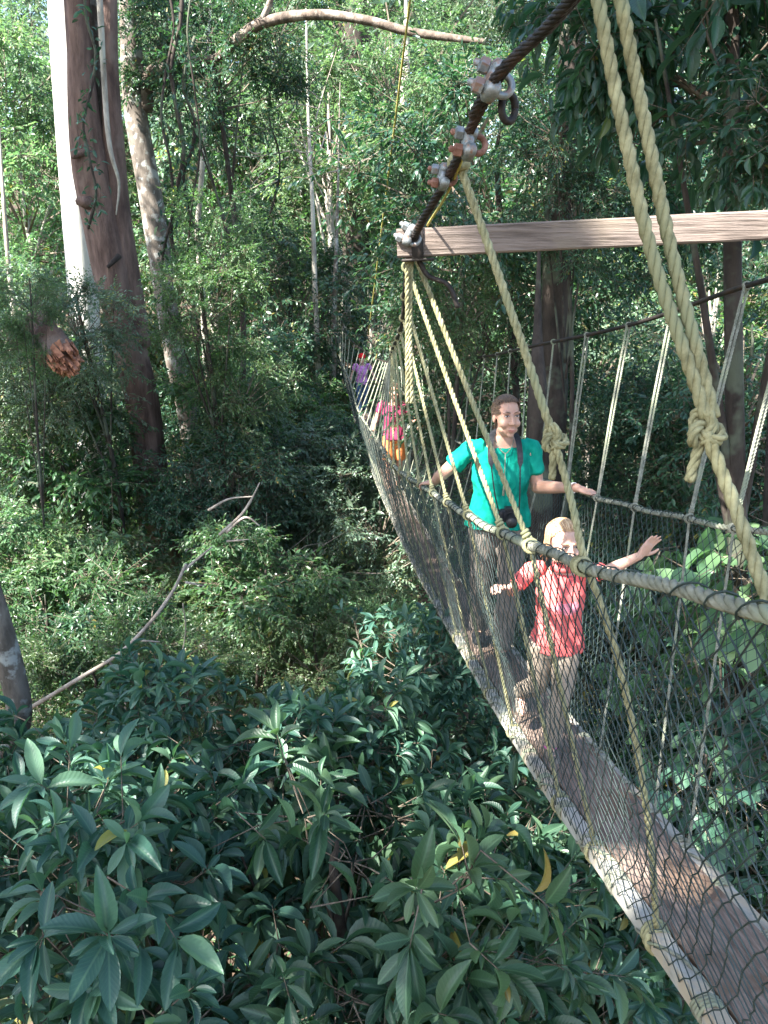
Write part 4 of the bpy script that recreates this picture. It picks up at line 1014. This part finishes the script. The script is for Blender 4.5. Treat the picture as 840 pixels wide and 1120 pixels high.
# --- understorey row of the far wall
for i, (px, py, d) in enumerate(((30, 330, 25), (120, 420, 24), (240, 330, 26), (330, 420, 25), (330, 250, 27), (480, 330, 26), (560, 300, 24), (640, 400, 22), (690, 330, 25), (800, 250, 22), (760, 420, 22), (240, 180, 28), (60, 470, 23))):
    tree('forest_tree', 'mid-height tree filling the forest understorey in front of the far sunlit wall', px, py, d, f'mid{i % 3}', rt.uniform(1.3, 1.8), rt.choice(['leaf_far', 'leaf_mid', 'leaf_grey', 'leaf_mid']), 'bark_grey', .1, 'understorey trees before the far wall', limbs=2)
# --- individually recognisable trees and shrubs
T_ = tree
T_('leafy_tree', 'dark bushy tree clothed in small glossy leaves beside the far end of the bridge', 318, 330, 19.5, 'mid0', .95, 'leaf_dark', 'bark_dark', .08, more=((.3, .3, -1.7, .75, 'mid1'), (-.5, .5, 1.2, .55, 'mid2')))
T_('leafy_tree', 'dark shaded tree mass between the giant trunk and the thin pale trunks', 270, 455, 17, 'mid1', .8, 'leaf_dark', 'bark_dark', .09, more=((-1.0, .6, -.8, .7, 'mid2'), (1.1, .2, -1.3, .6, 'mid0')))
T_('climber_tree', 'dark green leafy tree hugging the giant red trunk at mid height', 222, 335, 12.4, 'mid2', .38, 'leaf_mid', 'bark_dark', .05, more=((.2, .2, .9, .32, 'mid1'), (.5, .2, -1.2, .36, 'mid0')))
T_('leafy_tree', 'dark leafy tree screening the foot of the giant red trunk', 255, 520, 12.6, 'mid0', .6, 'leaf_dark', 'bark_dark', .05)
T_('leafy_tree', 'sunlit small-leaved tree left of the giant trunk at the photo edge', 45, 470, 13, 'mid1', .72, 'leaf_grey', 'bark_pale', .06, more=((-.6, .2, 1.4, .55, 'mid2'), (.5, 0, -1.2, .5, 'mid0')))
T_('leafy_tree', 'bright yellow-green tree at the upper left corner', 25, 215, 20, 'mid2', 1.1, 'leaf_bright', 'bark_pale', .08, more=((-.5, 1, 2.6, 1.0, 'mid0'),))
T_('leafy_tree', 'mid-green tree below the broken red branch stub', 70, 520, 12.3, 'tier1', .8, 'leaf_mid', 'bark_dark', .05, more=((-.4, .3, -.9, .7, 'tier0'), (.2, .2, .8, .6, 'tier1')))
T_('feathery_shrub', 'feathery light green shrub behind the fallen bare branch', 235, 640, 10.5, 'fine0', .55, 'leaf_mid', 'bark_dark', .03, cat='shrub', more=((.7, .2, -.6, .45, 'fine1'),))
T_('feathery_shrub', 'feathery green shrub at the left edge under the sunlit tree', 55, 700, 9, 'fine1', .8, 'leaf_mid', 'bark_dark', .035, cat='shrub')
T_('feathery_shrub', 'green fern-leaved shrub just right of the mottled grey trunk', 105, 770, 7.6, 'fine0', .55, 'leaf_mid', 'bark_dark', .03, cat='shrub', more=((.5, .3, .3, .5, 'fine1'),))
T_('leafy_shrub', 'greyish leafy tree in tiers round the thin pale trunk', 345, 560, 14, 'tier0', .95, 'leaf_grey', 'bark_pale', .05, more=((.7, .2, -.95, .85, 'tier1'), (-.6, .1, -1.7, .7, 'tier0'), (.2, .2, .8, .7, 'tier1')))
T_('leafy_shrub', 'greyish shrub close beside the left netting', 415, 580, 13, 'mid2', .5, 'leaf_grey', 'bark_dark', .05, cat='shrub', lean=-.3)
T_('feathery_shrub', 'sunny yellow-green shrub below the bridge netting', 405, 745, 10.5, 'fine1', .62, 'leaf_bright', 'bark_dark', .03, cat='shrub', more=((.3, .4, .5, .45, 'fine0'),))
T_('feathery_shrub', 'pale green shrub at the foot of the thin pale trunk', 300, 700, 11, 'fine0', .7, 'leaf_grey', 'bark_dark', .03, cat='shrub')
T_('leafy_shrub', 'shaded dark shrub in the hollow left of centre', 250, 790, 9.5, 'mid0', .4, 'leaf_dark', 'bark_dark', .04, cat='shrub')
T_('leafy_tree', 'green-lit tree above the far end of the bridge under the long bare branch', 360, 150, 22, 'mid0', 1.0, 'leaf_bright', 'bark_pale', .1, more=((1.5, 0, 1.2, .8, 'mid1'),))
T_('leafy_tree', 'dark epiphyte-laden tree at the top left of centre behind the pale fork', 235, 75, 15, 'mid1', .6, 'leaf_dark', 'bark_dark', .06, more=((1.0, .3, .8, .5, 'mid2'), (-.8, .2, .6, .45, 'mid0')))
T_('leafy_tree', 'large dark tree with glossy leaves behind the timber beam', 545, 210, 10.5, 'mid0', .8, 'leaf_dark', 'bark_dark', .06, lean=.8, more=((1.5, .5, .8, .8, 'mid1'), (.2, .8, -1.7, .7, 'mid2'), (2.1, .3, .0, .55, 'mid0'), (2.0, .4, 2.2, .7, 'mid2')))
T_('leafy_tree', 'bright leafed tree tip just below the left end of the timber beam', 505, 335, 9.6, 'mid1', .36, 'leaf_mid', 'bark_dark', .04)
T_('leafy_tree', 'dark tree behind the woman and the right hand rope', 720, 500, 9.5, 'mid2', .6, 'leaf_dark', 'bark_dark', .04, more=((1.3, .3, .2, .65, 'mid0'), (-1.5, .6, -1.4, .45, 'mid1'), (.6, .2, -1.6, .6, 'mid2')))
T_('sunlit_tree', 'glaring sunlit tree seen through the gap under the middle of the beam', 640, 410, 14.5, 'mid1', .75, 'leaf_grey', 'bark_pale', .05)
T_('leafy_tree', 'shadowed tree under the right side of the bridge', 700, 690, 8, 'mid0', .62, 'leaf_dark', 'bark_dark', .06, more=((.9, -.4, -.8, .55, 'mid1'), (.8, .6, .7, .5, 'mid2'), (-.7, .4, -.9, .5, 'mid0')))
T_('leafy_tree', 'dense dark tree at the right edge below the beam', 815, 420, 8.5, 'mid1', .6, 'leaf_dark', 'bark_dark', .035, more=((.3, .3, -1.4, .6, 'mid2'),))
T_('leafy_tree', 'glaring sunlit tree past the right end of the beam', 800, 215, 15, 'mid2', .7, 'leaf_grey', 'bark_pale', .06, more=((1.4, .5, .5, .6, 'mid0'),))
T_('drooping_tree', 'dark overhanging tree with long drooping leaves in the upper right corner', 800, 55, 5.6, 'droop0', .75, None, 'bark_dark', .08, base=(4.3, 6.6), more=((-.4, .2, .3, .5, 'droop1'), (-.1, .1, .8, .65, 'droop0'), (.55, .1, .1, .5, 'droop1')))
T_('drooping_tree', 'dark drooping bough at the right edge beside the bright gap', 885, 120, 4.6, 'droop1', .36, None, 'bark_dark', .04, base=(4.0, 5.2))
T_('broad_leaf_plant', 'sunlit plant with broad rounded leaves beyond the right netting', 795, 640, 5.6, 'broad0', .75, None, 'bark_dark', .03, cat='plant', more=((.5, .3, -.35, .7, 'broad0'), (-.1, .4, -.75, .6, 'broad0')))
T_('broad_leaf_plant', 'shaded broad-leaved plant low behind the right netting', 765, 860, 5.2, 'broad0', .7, 'leaf_big', 'bark_dark', .03, cat='plant', more=((.6, .2, .2, .6, 'broad0'), (.5, -.3, -.5, .6, 'broad0')))
T_('climber_tree', 'leafy climber hiding the lower part of the white sunlit trunk', 88, 350, 11.8, 'mid0', .42, 'leaf_grey', 'bark_dark', .04, more=((-.7, .1, -.8, .4, 'mid1'),))
T_('climber_tree', 'climbing leaves wrapped round the dark trunk behind the timber beam', 612, 120, 8.5, 'mid1', .3, 'leaf_dark', 'bark_dark', .03, more=((-.1, 0, 1.2, .3, 'mid2'), (.3, .1, -.9, .3, 'mid0')))
T_('leafy_shrub', 'fresh green shrub left of the giant trunk above the fallen bare branch', 100, 600, 11, 'tier0', .6, 'leaf_mid', 'bark_dark', .03, cat='shrub', more=((.4, .3, -.7, .5, 'tier1'),))
T_('leafy_shrub', 'green shrub under the fork of the fallen bare branch', 290, 640, 9.6, 'tier0', .6, 'leaf_mid', 'bark_dark', .025, cat='shrub', more=((.5, .3, -.65, .5, 'tier1'), (-.5, .2, .5, .4, 'tier1')))
T_('leafy_shrub', 'bright green shrub just above the big-leaved crowns left of the netting', 345, 715, 9, 'mid0', .36, 'leaf_bright', 'bark_dark', .03, cat='shrub', more=((.6, .3, -.1, .34, 'mid1'),))
T_('leafy_shrub', 'mid-green shrub below the start of the fallen bare branch', 125, 690, 8.4, 'tier1', .5, 'leaf_dark', 'bark_dark', .025, cat='shrub', more=((-.5, .3, -.35, .42, 'tier0'),))
T_('leafy_shrub', 'yellowish green shrub in the lower middle distance beside the slender pale trunk', 395, 660, 12.5, 'mid2', .42, 'leaf_bright', 'bark_dark', .03, cat='shrub')
for px, py, d, sz, lm, lab in ((240, 430, 13.8, .6, 'leaf_mid', 'thin sapling with flat leafy tiers just right of the giant trunk'), (300, 500, 13.5, .8, 'leaf_grey', 'thin sapling with pale flat leafy tiers left of the slender pale trunk'), (375, 500, 15, .7, 'leaf_dark', 'dark tiered sapling beside the far netting'), (45, 610, 10, .6, 'leaf_bright', 'bright tiered sapling near the left edge behind the mottled trunk'), (225, 590, 12, .7, 'leaf_dark', 'dark tiered sapling above the fork of the fallen branch'), (320, 440, 17, .9, 'leaf_mid', 'green tiered sapling below the dark bushy tree near the bridge end'), (15, 400, 14, .8, 'leaf_bright', 'sunny tiered sapling at the left edge level with the broken log')):
    T_('sapling', lab, px, py, d, 'tier0', sz, lm, 'bark_grey', .03, more=((.3 * sz, .2, -.8 * sz, sz * .9, 'tier1'), (-.4 * sz, .1, .75 * sz, sz * .6, 'tier1'), (-.2 * sz, .2, -1.6 * sz, sz * .8, 'tier0')))
# big-leaved saplings under the camera
S_ = 'big_leaf_tree'
T_(S_, 'glossy big-leaved tree crown at the bottom centre of the photo', 370, 1000, 3.3, 'big0', .8, None, 'bark_dark', .05, more=((.55, .1, -.25, .6, 'big1'),), limbs=2)
T_(S_, 'big-leaved tree crown in the bottom left corner', 150, 1080, 3.0, 'big1', .75, None, 'bark_dark', .05, more=((-.6, .2, .1, .55, 'big2'), (.5, -.1, -.3, .55, 'big0')), limbs=2)
T_(S_, 'blue-green tree crown with leafy shoots rising beside the mottled trunk', 150, 865, 4.9, 'big2', .72, None, 'bark_dark', .045, more=((.75, .15, -.15, .55, 'big0'), (.0, .3, .35, .45, 'big1'), (-.9, 0, -.3, .5, 'big1')), limbs=2)
T_(S_, 'big-leaved tree crown left of the bridge below the netting', 465, 815, 5.6, 'big0', .62, None, 'bark_dark', .05, more=((-.1, .3, .55, .42, 'big2'), (-.65, .0, -.15, .5, 'big1'), (.3, -.2, -.5, .5, 'big2')), limbs=2)
T_(S_, 'big-leaved tree crown under the bridge planks at bottom right', 560, 1020, 4.2, 'big1', .66, None, 'bark_dark', .05, more=((.45, .1, -.3, .6, 'big2'), (-.5, .3, .1, .5, 'big0')), limbs=2)
T_(S_, 'shaded big-leaved crown between the corner tree and the centre tree', 300, 900, 4.3, 'big2', .6, None, 'bark_dark', .05, more=((.4, .4, .1, .5, 'big1'),), limbs=2)
T_(S_, 'dark big-leaved crown low at the left edge', 10, 975, 4.4, 'big0', .6, None, 'bark_dark', .05, more=((-.2, .4, .3, .5, 'big2'),), limbs=2)
T_(S_, 'big-leaved crown directly below the right netting', 690, 960, 5.6, 'big2', .8, 'leaf_droop', 'bark_dark', .05, more=((.9, -.3, .0, .75, 'big1'), (.5, .6, .6, .6, 'big0')), limbs=2)

# --- trunks that read on their own
def P_(px, py, d): return at(px, py, d)
def bole(name, label, pts, radii, bark, n=14, rough=.12, freq=2.5, extra=(), cat='tree', seed=1, part='trunk'):
    b = pts[-1]; t = empty(name, b); tag(t, label, cat)
    mb = MB(); trunk_mesh(mb, [p - b for p in pts[::-1]], radii[::-1], n, rough, seed, freq); mb.obj(part, M[bark], t)
    for (nm, ps, rs, bk) in extra:
        mb = MB(); trunk_mesh(mb, [p - b for p in ps], rs, 12, rough, seed + 7, freq); mb.obj(nm, M[bk], t)
    return t
def down(p, extra=.3):
    """Ground point under p, so a trunk can be carried down to the soil."""
    return V3(p[0], p[1], gz(p[0], p[1]) - extra)
D_ = 13.5
q = P_(188, 735, 13.7)
bole('giant_tree', 'giant reddish-brown tree of fused stems with stubs and peeling bark', [P_(80, -150, D_), P_(87, 60, D_), P_(101, 190, D_), P_(120, 285, D_), P_(148, 400, 13.6), P_(168, 540, 13.7), q, down(q)],
     [.19, .195, .3, .29, .27, .3, .38, .55], 'bark_red', 36, .3, 1.9, seed=4, extra=(
     ('stem', [P_(112, -150, 13.6), P_(119, 60, 13.6), P_(125, 190, 13.6), P_(133, 290, 13.6), P_(148, 380, 13.6)], [.13, .145, .2, .25, .25], 'bark_red'), ('stem', [P_(100, -150, 13.9), P_(105, 60, 13.9), P_(113, 200, 13.8), P_(128, 300, 13.7)], [.14, .15, .18, .2], 'bark_grey'),
     ('stem', [P_(106, -60, 13.2), P_(114, 90, 13.2), P_(120, 160, 13.1), P_(130, 200, 13.1), P_(127, 235, 13.1)], [.04, .045, .035, .02, .008], 'bark_pale'),
     ('branch_stub', [P_(96, 165, 13.3), P_(79, 172, 13.2)], [.07, .03], 'bark_red'), ('branch_stub', [P_(98, 222, 13.3), P_(84, 220, 13.2)], [.1, .05], 'bark_red'),
     ('branch_stub', [P_(130, 280, 13.2), P_(118, 292, 13.0)], [.05, .03], 'bark_dark')))
q = P_(105, 560, 16)
bole('pale_tree', 'smooth white sunlit trunk directly left behind the giant red tree', [P_(64, -150, 15.5), P_(73, 60, 15.5), P_(84, 220, 15.6), P_(98, 420, 15.8), q, down(q)], [.25, .26, .27, .27, .3, .4], 'bark_white', 24, .05, seed=9)
q = P_(215, 520, 15)
bole('forked_tree', 'pale forked tree with a long bare branch reaching right across the top', [P_(138, -60, 15), P_(146, 100, 15), P_(158, 180, 15), P_(172, 260, 15), P_(190, 380, 15), q, down(q)], [.16, .18, .2, .2, .19, .2, .28], 'bark_grey', 16, .14, seed=12, extra=(
     ('branch', [P_(158, 120, 15), P_(165, 85, 15), P_(188, 70, 14.8), P_(235, 66, 14.5), P_(258, 44, 14.2), P_(290, 24, 14), P_(345, 16, 13.8), P_(400, 22, 13.6), P_(450, 35, 13.4), P_(530, 46, 13)], [.13, .14, .11, .085, .085, .08, .07, .065, .058, .04], 'bark_brown'),
     ('branch', [P_(285, 26, 14), P_(296, 0, 13.9), P_(306, -40, 13.8)], [.05, .045, .035], 'bark_brown')))
c = P_(58, 378, 10.4)
t = empty('broken_branch', c); tag(t, 'broken reddish log end with torn bare wood jutting from the leaves', 'log')
mb = MB(); ax = nrm(P_(78, 402, 10.1) - P_(40, 352, 10.7)); trunk_mesh(mb, [-ax * .45 + V3(-.1, .25, .05), -ax * .2, ax * .1, ax * .22], [.15, .2, .22, .19], 24, .35, 3, 6); mb.obj('bark', M['bark_red'], t)
mb = MB(); rs_ = random.Random(3); u_ = nrm(np.cross(ax, V3(0, 1, 0))); v_ = np.cross(ax, u_)
for k in range(80):
    a = rs_.uniform(0, 6.28); r0 = .19 * math.sqrt(rs_.random()); s0 = ax * .12 + u_ * r0 * math.cos(a) + v_ * r0 * math.sin(a)
    th = rs_.uniform(0, 3.14); w1 = u_ * math.cos(th) + v_ * math.sin(th); w2 = np.cross(ax, w1); ln = rs_.uniform(.06, .2) * (1.3 - r0 / .19)
    box(mb, s0 + ax * (.12 + ln * .4), ax * (ln + .06) + w1 * rs_.uniform(-.02, .02), w1 * rs_.uniform(.012, .04), w2 * rs_.uniform(.005, .014), .004)
mb.obj('splinters', M['wood_raw'], t, False)
for lab, pts, radii, bk in (
    ('thin white trunk at the far left leaning slightly right', [(-6, 60, 17.3), (6, 250, 17), (14, 330, 17), (28, 440, 17), (40, 560, 17), (46, 650, 17)], [.015, .04, .055, .075, .08, .09], 'bark_pale'),
    ('slender pale trunk left of the far end of the bridge, rising from a grey shrub', [(334, -60, 19.6), (337, 120, 19.3), (342, 230, 19), (345, 330, 19), (350, 450, 19), (356, 600, 18.5), (358, 745, 17)], [.01, .03, .045, .06, .07, .085, .09], 'bark_pale'),
    ('thin mottled trunk just left of the bridge end', [(372, 90, 19.5), (369, 230, 19.3), (366, 330, 19), (364, 400, 19), (360, 480, 19), (360, 600, 19)], [.01, .03, .06, .08, .085, .095], 'bark_grey'),
    ('pale curved trunk touching the far end of the bridge', [(352, 190, 22.4), (364, 250, 22.2), (377, 300, 22), (379, 340, 22), (371, 380, 22), (364, 430, 22), (363, 520, 22)], [.02, .05, .09, .13, .13, .15, .16], 'bark_pale'),
    ('massive dark trunk holding the far bridge landing', [(388, -160, 25), (388, 150, 25), (388, 260, 25), (386, 340, 25), (382, 440, 25)], [.3, .4, .42, .45, .5], 'bark_dark'),
    ('thick dark trunk rising behind the timber beam to the top of the photo', [(632, -40, 9), (622, 90, 9), (612, 200, 9), (606, 380, 9), (598, 560, 9)], [.12, .13, .14, .15, .16], 'bark_dark'),
    ('rough dark trunk directly behind the woman in teal', [(590, 250, 8.3), (588, 360, 7.8), (588, 430, 7.6), (588, 500, 7.6), (592, 600, 7.6), (596, 760, 7.6)], [.008, .04, .09, .12, .13, .14], 'bark_dark'),
    ('dark slim trunk behind the netting at the right edge', [(850, 330, 6.2), (842, 560, 6), (838, 700, 6), (834, 880, 6)], [.03, .05, .055, .06], 'bark_dark'),
    ('thin pale upright sapling stem between the left shrubs and the giant trunk', [(232, -40, 18.3), (222, 170, 18), (216, 260, 18), (222, 330, 18), (226, 420, 18)], [.02, .05, .06, .06, .06], 'bark_pale'),
    ('grey trunk glimpsed through leaves left of the clamps', [(366, -100, 27), (374, 150, 27), (378, 215, 27), (376, 300, 27), (376, 360, 27)], [.1, .2, .24, .24, .26], 'bark_red'),
    ('thin dead stem low in the bottom left corner', [(20, 880, 4.5), (34, 940, 4.3), (50, 1000, 4.2), (66, 1075, 4.1)], [.006, .03, .033, .036], 'bark_grey')):
    pp = [P_(*p) for p in pts]; bole('slim_tree' if radii[-1] < .15 else 'stout_tree', lab, pp + [down(pp[-1])], radii + [radii[-1] * 1.25], bk, 14, .12, seed=len(lab))
q = P_(70, 1080, 5.6)
bole('mottled_tree', 'mottled grey tree with white lichen patches and a bend at the left edge', [P_(-150, 0, 6.0), P_(-75, 330, 5.8), P_(-22, 600, 5.6), P_(-4, 670, 5.6), P_(14, 740, 5.6), P_(20, 775, 5.6), P_(16, 815, 5.6), P_(24, 860, 5.6), P_(44, 960, 5.6), q, down(q)], [.05, .07, .085, .088, .09, .092, .1, .09, .085, .085, .11], 'bark_grey', 18, .14, 5, seed=21, extra=(
     ('branch', [P_(18, 800, 5.6), P_(2, 835, 5.5), P_(-20, 850, 5.4)], [.07, .06, .05], 'bark_grey'),))
# fallen bare branch with its forks
b0 = P_(32, 775, 6.5); t = empty('fallen_branch', b0); tag(t, 'long bare pale branch slanting up across the dark leaves with broken forks', 'branch')
def fb(name, pts, rr):
    mb = MB(); trunk_mesh(mb, [P_(*p) - b0 for p in pts], rr, 8, .15, 5, 9); mb.obj(name, M['dead'], t)
fb('limb', [(32, 775, 6.5), (90, 740, 6.6), (130, 715, 6.7), (165, 680, 6.8), (190, 645, 6.9), (203, 618, 7), (203, 622, 7), (232, 598, 7.1)], [.02, .018, .017, .016, .015, .014, .013, .008])
fb('fork', [(240, 585, 7.2), (262, 565, 7.2), (274, 548, 7.2), (284, 528, 7.2)], [.016, .014, .011, .005])
fb('fork', [(248, 582, 7.2), (268, 566, 7.1), (284, 575, 7.1)], [.014, .011, .006])
fb('twig', [(228, 558, 7.3), (250, 546, 7.3), (276, 543, 7.3)], [.012, .01, .005]); fb('twig', [(203, 637, 7), (225, 641, 7)], [.012, .005])
fb('twig', [(118, 722, 6.7), (134, 745, 6.7), (138, 790, 6.7)], [.012, .011, .006]); fb('twig', [(146, 700, 6.7), (175, 702, 6.7)], [.011, .005]); fb('twig', [(222, 738, 7), (245, 752, 7)], [.012, .006])
fb('twig', [(200, 660, 6.9), (203, 690, 7), (196, 730, 7)], [.006, .006, .004]); fb('twig', [(248, 592, 7.2), (272, 590, 7.2)], [.01, .005])
# bare dead twigs among the shrubs
rs_ = random.Random(8)
T_('leafy_shrub', 'leafy spray drooping over the top of the broken red log', 34, 330, 10.2, 'mid2', .17, 'leaf_mid', 'bark_dark', .02, cat='shrub', more=((-.35, .0, -.35, .17, 'mid1'), (.1, .1, -.65, .13, 'mid0')))
for k, (px, py, d, lab) in enumerate(((215, 895, 4.8, 'tangle of bare grey twigs among the big leaves left of centre'), (330, 640, 12, 'bare twiggy spray in the shrubs below the bridge'), (330, 150, 18, 'bare tangled twigs high in the trees under the long branch'), (640, 1000, 4.6, 'bare brown twigs under the bridge planks'))):
    c = P_(px, py, d); s = d / 5; mb = MB()
    for q in range(26):
        a = c + np.array([rs_.gauss(0, .16) for _ in range(3)]) * s; v = nrm([rs_.gauss(0, 1), rs_.gauss(0, .5), rs_.gauss(.2, .6)]) * rs_.uniform(.15, .45) * s
        tube(mb, smooth_path([a, a + v * .5 + np.array([rs_.gauss(0, .03) for _ in range(3)]) * s, a + v], 4), np.linspace(.006, .002, 9) * s ** .7, 5)
    tag(mb.obj('dead_twigs', M['dead'], None, True, c), lab, 'twigs')
# lianas
for k, (px, y0, y1, d, r) in enumerate(((183, -20, 330, 12.8, .02), (194, -20, 300, 12.9, .03), (207, 40, 250, 13, .025), (212, -30, 420, 12.6, .014), (98, -20, 250, 12.9, .02), (300, -10, 240, 17, .02))):
    P = [P_(px + 7 * math.sin(i * 1.7 + k), y0 + (y1 - y0) * i / 7, d + .1 * math.cos(i + k)) for i in range(8)]
    mb = MB(); tube(mb, smooth_path(P, 6), r, 6, rough=.2, freq=9)
    g = np.random.default_rng(70 + k); n = 120 if r > .018 else 40; f = g.uniform(0, 1, n) ** .7; PP = smooth_path(P, 6); ii = (f * (len(PP) - 1)).astype(int)
    o = tag(mb.obj('liana', M['bark_dark'], None, True, PP[0]), ['hanging liana with ragged leaves in front of the forked tree', 'thicker hanging liana close to the forked tree', 'short leafy liana right of the forked tree', 'long thin liana hanging far down past the forked tree', 'pale creeper cord on the face of the giant red tree', 'lone liana hanging from the long bare branch'][k], 'vine')
    mb = MB(); dv = g.normal(size=(n, 3)) * (1, 1, .4) - (0, 0, .7); add_leaves(mb, 'mid', PP[ii] - PP[0] + g.normal(0, .08, (n, 3)), dv, g.normal(0, .5, (n, 3)) + (0, 0, 1), g.uniform(.08, .17, n), g.uniform(.03, .06, n), g.uniform(0, 1, n)); mb.obj('leaves', M['leaf_dark'], o, False)

# --- unseen trees added out of frame on the sun side to throw dappled shade
S = np.array(SUN)
LIT = [(at(600, 590, 3.35), .34), (at(575, 640, 3.4), .26), (at(596, 690, 3.4), .12), (at(568, 590, 2.4), .10), (at(690, 960, 2.3), .11), (at(705, 955, 2.2), .07), (at(640, 845, 3.0), .05), (at(780, 250, 2.66), .22), (at(690, 257, 2.66), .12),
       (at(515, 490, 5.05), .15), (at(500, 600, 4.6), .10), (at(550, 770, 3.6), .13), (at(432, 490, 11.9), .45), (at(390, 400, 17.7), .5), (at(565, 800, 3.3), .05), (at(205, 880, 4.6), .14), (at(550, 900, 5), .22), (at(560, 1000, 6), .2), (at(480, 880, 4.5), .14), (at(800, 640, 5.6), .35), (at(350, 860, 4.4), .1)]
for q in range(16): LIT.append((at(rt.uniform(0, 520), rt.uniform(800, 1100), rt.uniform(2.9, 4.4)) + V3(0, 0, .5), rt.uniform(.02, .13)))
for px, py, d, r in ((545, 790, 5.2, .2), (585, 930, 4.2, .16), (470, 880, 4.6, .16), (200, 900, 4.4, .16), (225, 945, 4.1, .1), (60, 850, 4.6, .1), (400, 720, 6, .3), (530, 860, 4.9, .12), (760, 880, 5, .2), (640, 830, 6, .2)): LIT.append((at(px, py, d) + V3(0, 0, .25), r))
def keep(P):  # cuts gaps in the added crowns so sun reaches the LIT spots
    ok = np.ones(len(P), bool)
    for c, r in LIT:
        v = P - c; k = v @ S; dist = np.linalg.norm(v - k[:, None] * S, axis=1); ok &= ~((dist < r + .09) & (k > 0))
    return ok
for k, (tx, ty, tz, R, lab) in enumerate(((-.8, 3.2, -3.0, 3.1, ''), (.9, 1.8, -1.0, 2.3, ''), (.9, 5.0, -1.6, 2.4, ''), (-2.4, 5.2, -3.2, 2.8, ''), (.6, 8.4, -2.2, 2.6, ''), (2.8, 4.6, -1.0, 2.6, ''), (3.2, 8.0, -2, 3.0, ''), (-3.3, 13, -1.5, 1.5, ''), (-1.0, 15.5, -3, 1.7, ''), (-.5, 20, -1, 1.8, ''), (-2.6, 11.5, -3.4, 1.3, ''))):
    c = V3(tx, ty, CZ + tz) + S * (11.5 + .8 * (k % 3))
    b = V3(c[0] - 2.2, c[1] - 2.2, gz(c[0] - 2.2, c[1] - 2.2)); t = empty('added_shade_tree', b); tag(t, 'unseen tall tree added on the sun side to cast dappled shade', 'tree', 'unseen added shade trees')
    mb = MB(); trunk_mesh(mb, [V3(0, 0, 0), (c - b) * .5 + V3(.1, 0, 0), c - b], [.2, .16, .1], 10, .12, k); mb.obj('trunk', M['bark_grey'], t)
    mb = crown(90 + k, (R, R, R * .55), 44, 15, 12, .2, .42, 'far', .2, .5, .8, .3, keep=keep, centre=c)
    o = mb.obj('crown', [M['leaf_mid'], M['twig']], t, False); o.location = c - b
# ------------------------------------------------------------------ light, sky and camera
w = bpy.data.worlds.new('World'); SC.world = w; w.use_nodes = True; nt = w.node_tree
bg = nt.nodes['Background']; sky = nt.nodes.new('ShaderNodeTexSky'); sky.sky_type = 'NISHITA'; sky.sun_disc = False
sky.sun_elevation = math.asin(SUN.z); sky.sun_rotation = math.atan2(SUN.x, SUN.y); sky.air_density = 1.0; sky.dust_density = 1.5
nt.links.new(sky.outputs[0], bg.inputs[0]); bg.inputs[1].default_value = .1
l = bpy.data.lights.new('sun', 'SUN'); l.energy = 5.0; l.angle = rad(.53); l.color = (1, .97, .91)
so = bpy.data.objects.new('sun', l); COL.objects.link(so); so.rotation_euler = SUN.to_track_quat('Z', 'Y').to_euler(); so.location = (-10, -8, 40)
cam = bpy.data.cameras.new('camera_view'); co = bpy.data.objects.new('camera_view', cam); COL.objects.link(co)
co.location = (0, 0, CZ); co.rotation_euler = (rad(90) - TH, 0, 0)
cam.sensor_fit = 'VERTICAL'; cam.sensor_height = 36; cam.lens = 36 * F / 1120; cam.clip_end = 600; cam.clip_start = .05
SC.camera = co
vs = SC.view_settings; vs.view_transform = 'Standard'; vs.look = 'None'; vs.gamma = 1; vs.exposure = 2.7
SC.render.resolution_x, SC.render.resolution_y = 768, 1024
cy = SC.cycles; cy.max_bounces = 7; cy.diffuse_bounces = 3; cy.glossy_bounces = 2; cy.transmission_bounces = 4; cy.transparent_max_bounces = 4
cy.use_denoising = True; cy.caustics_reflective = False; cy.caustics_refractive = False; cy.sample_clamp_indirect = 6
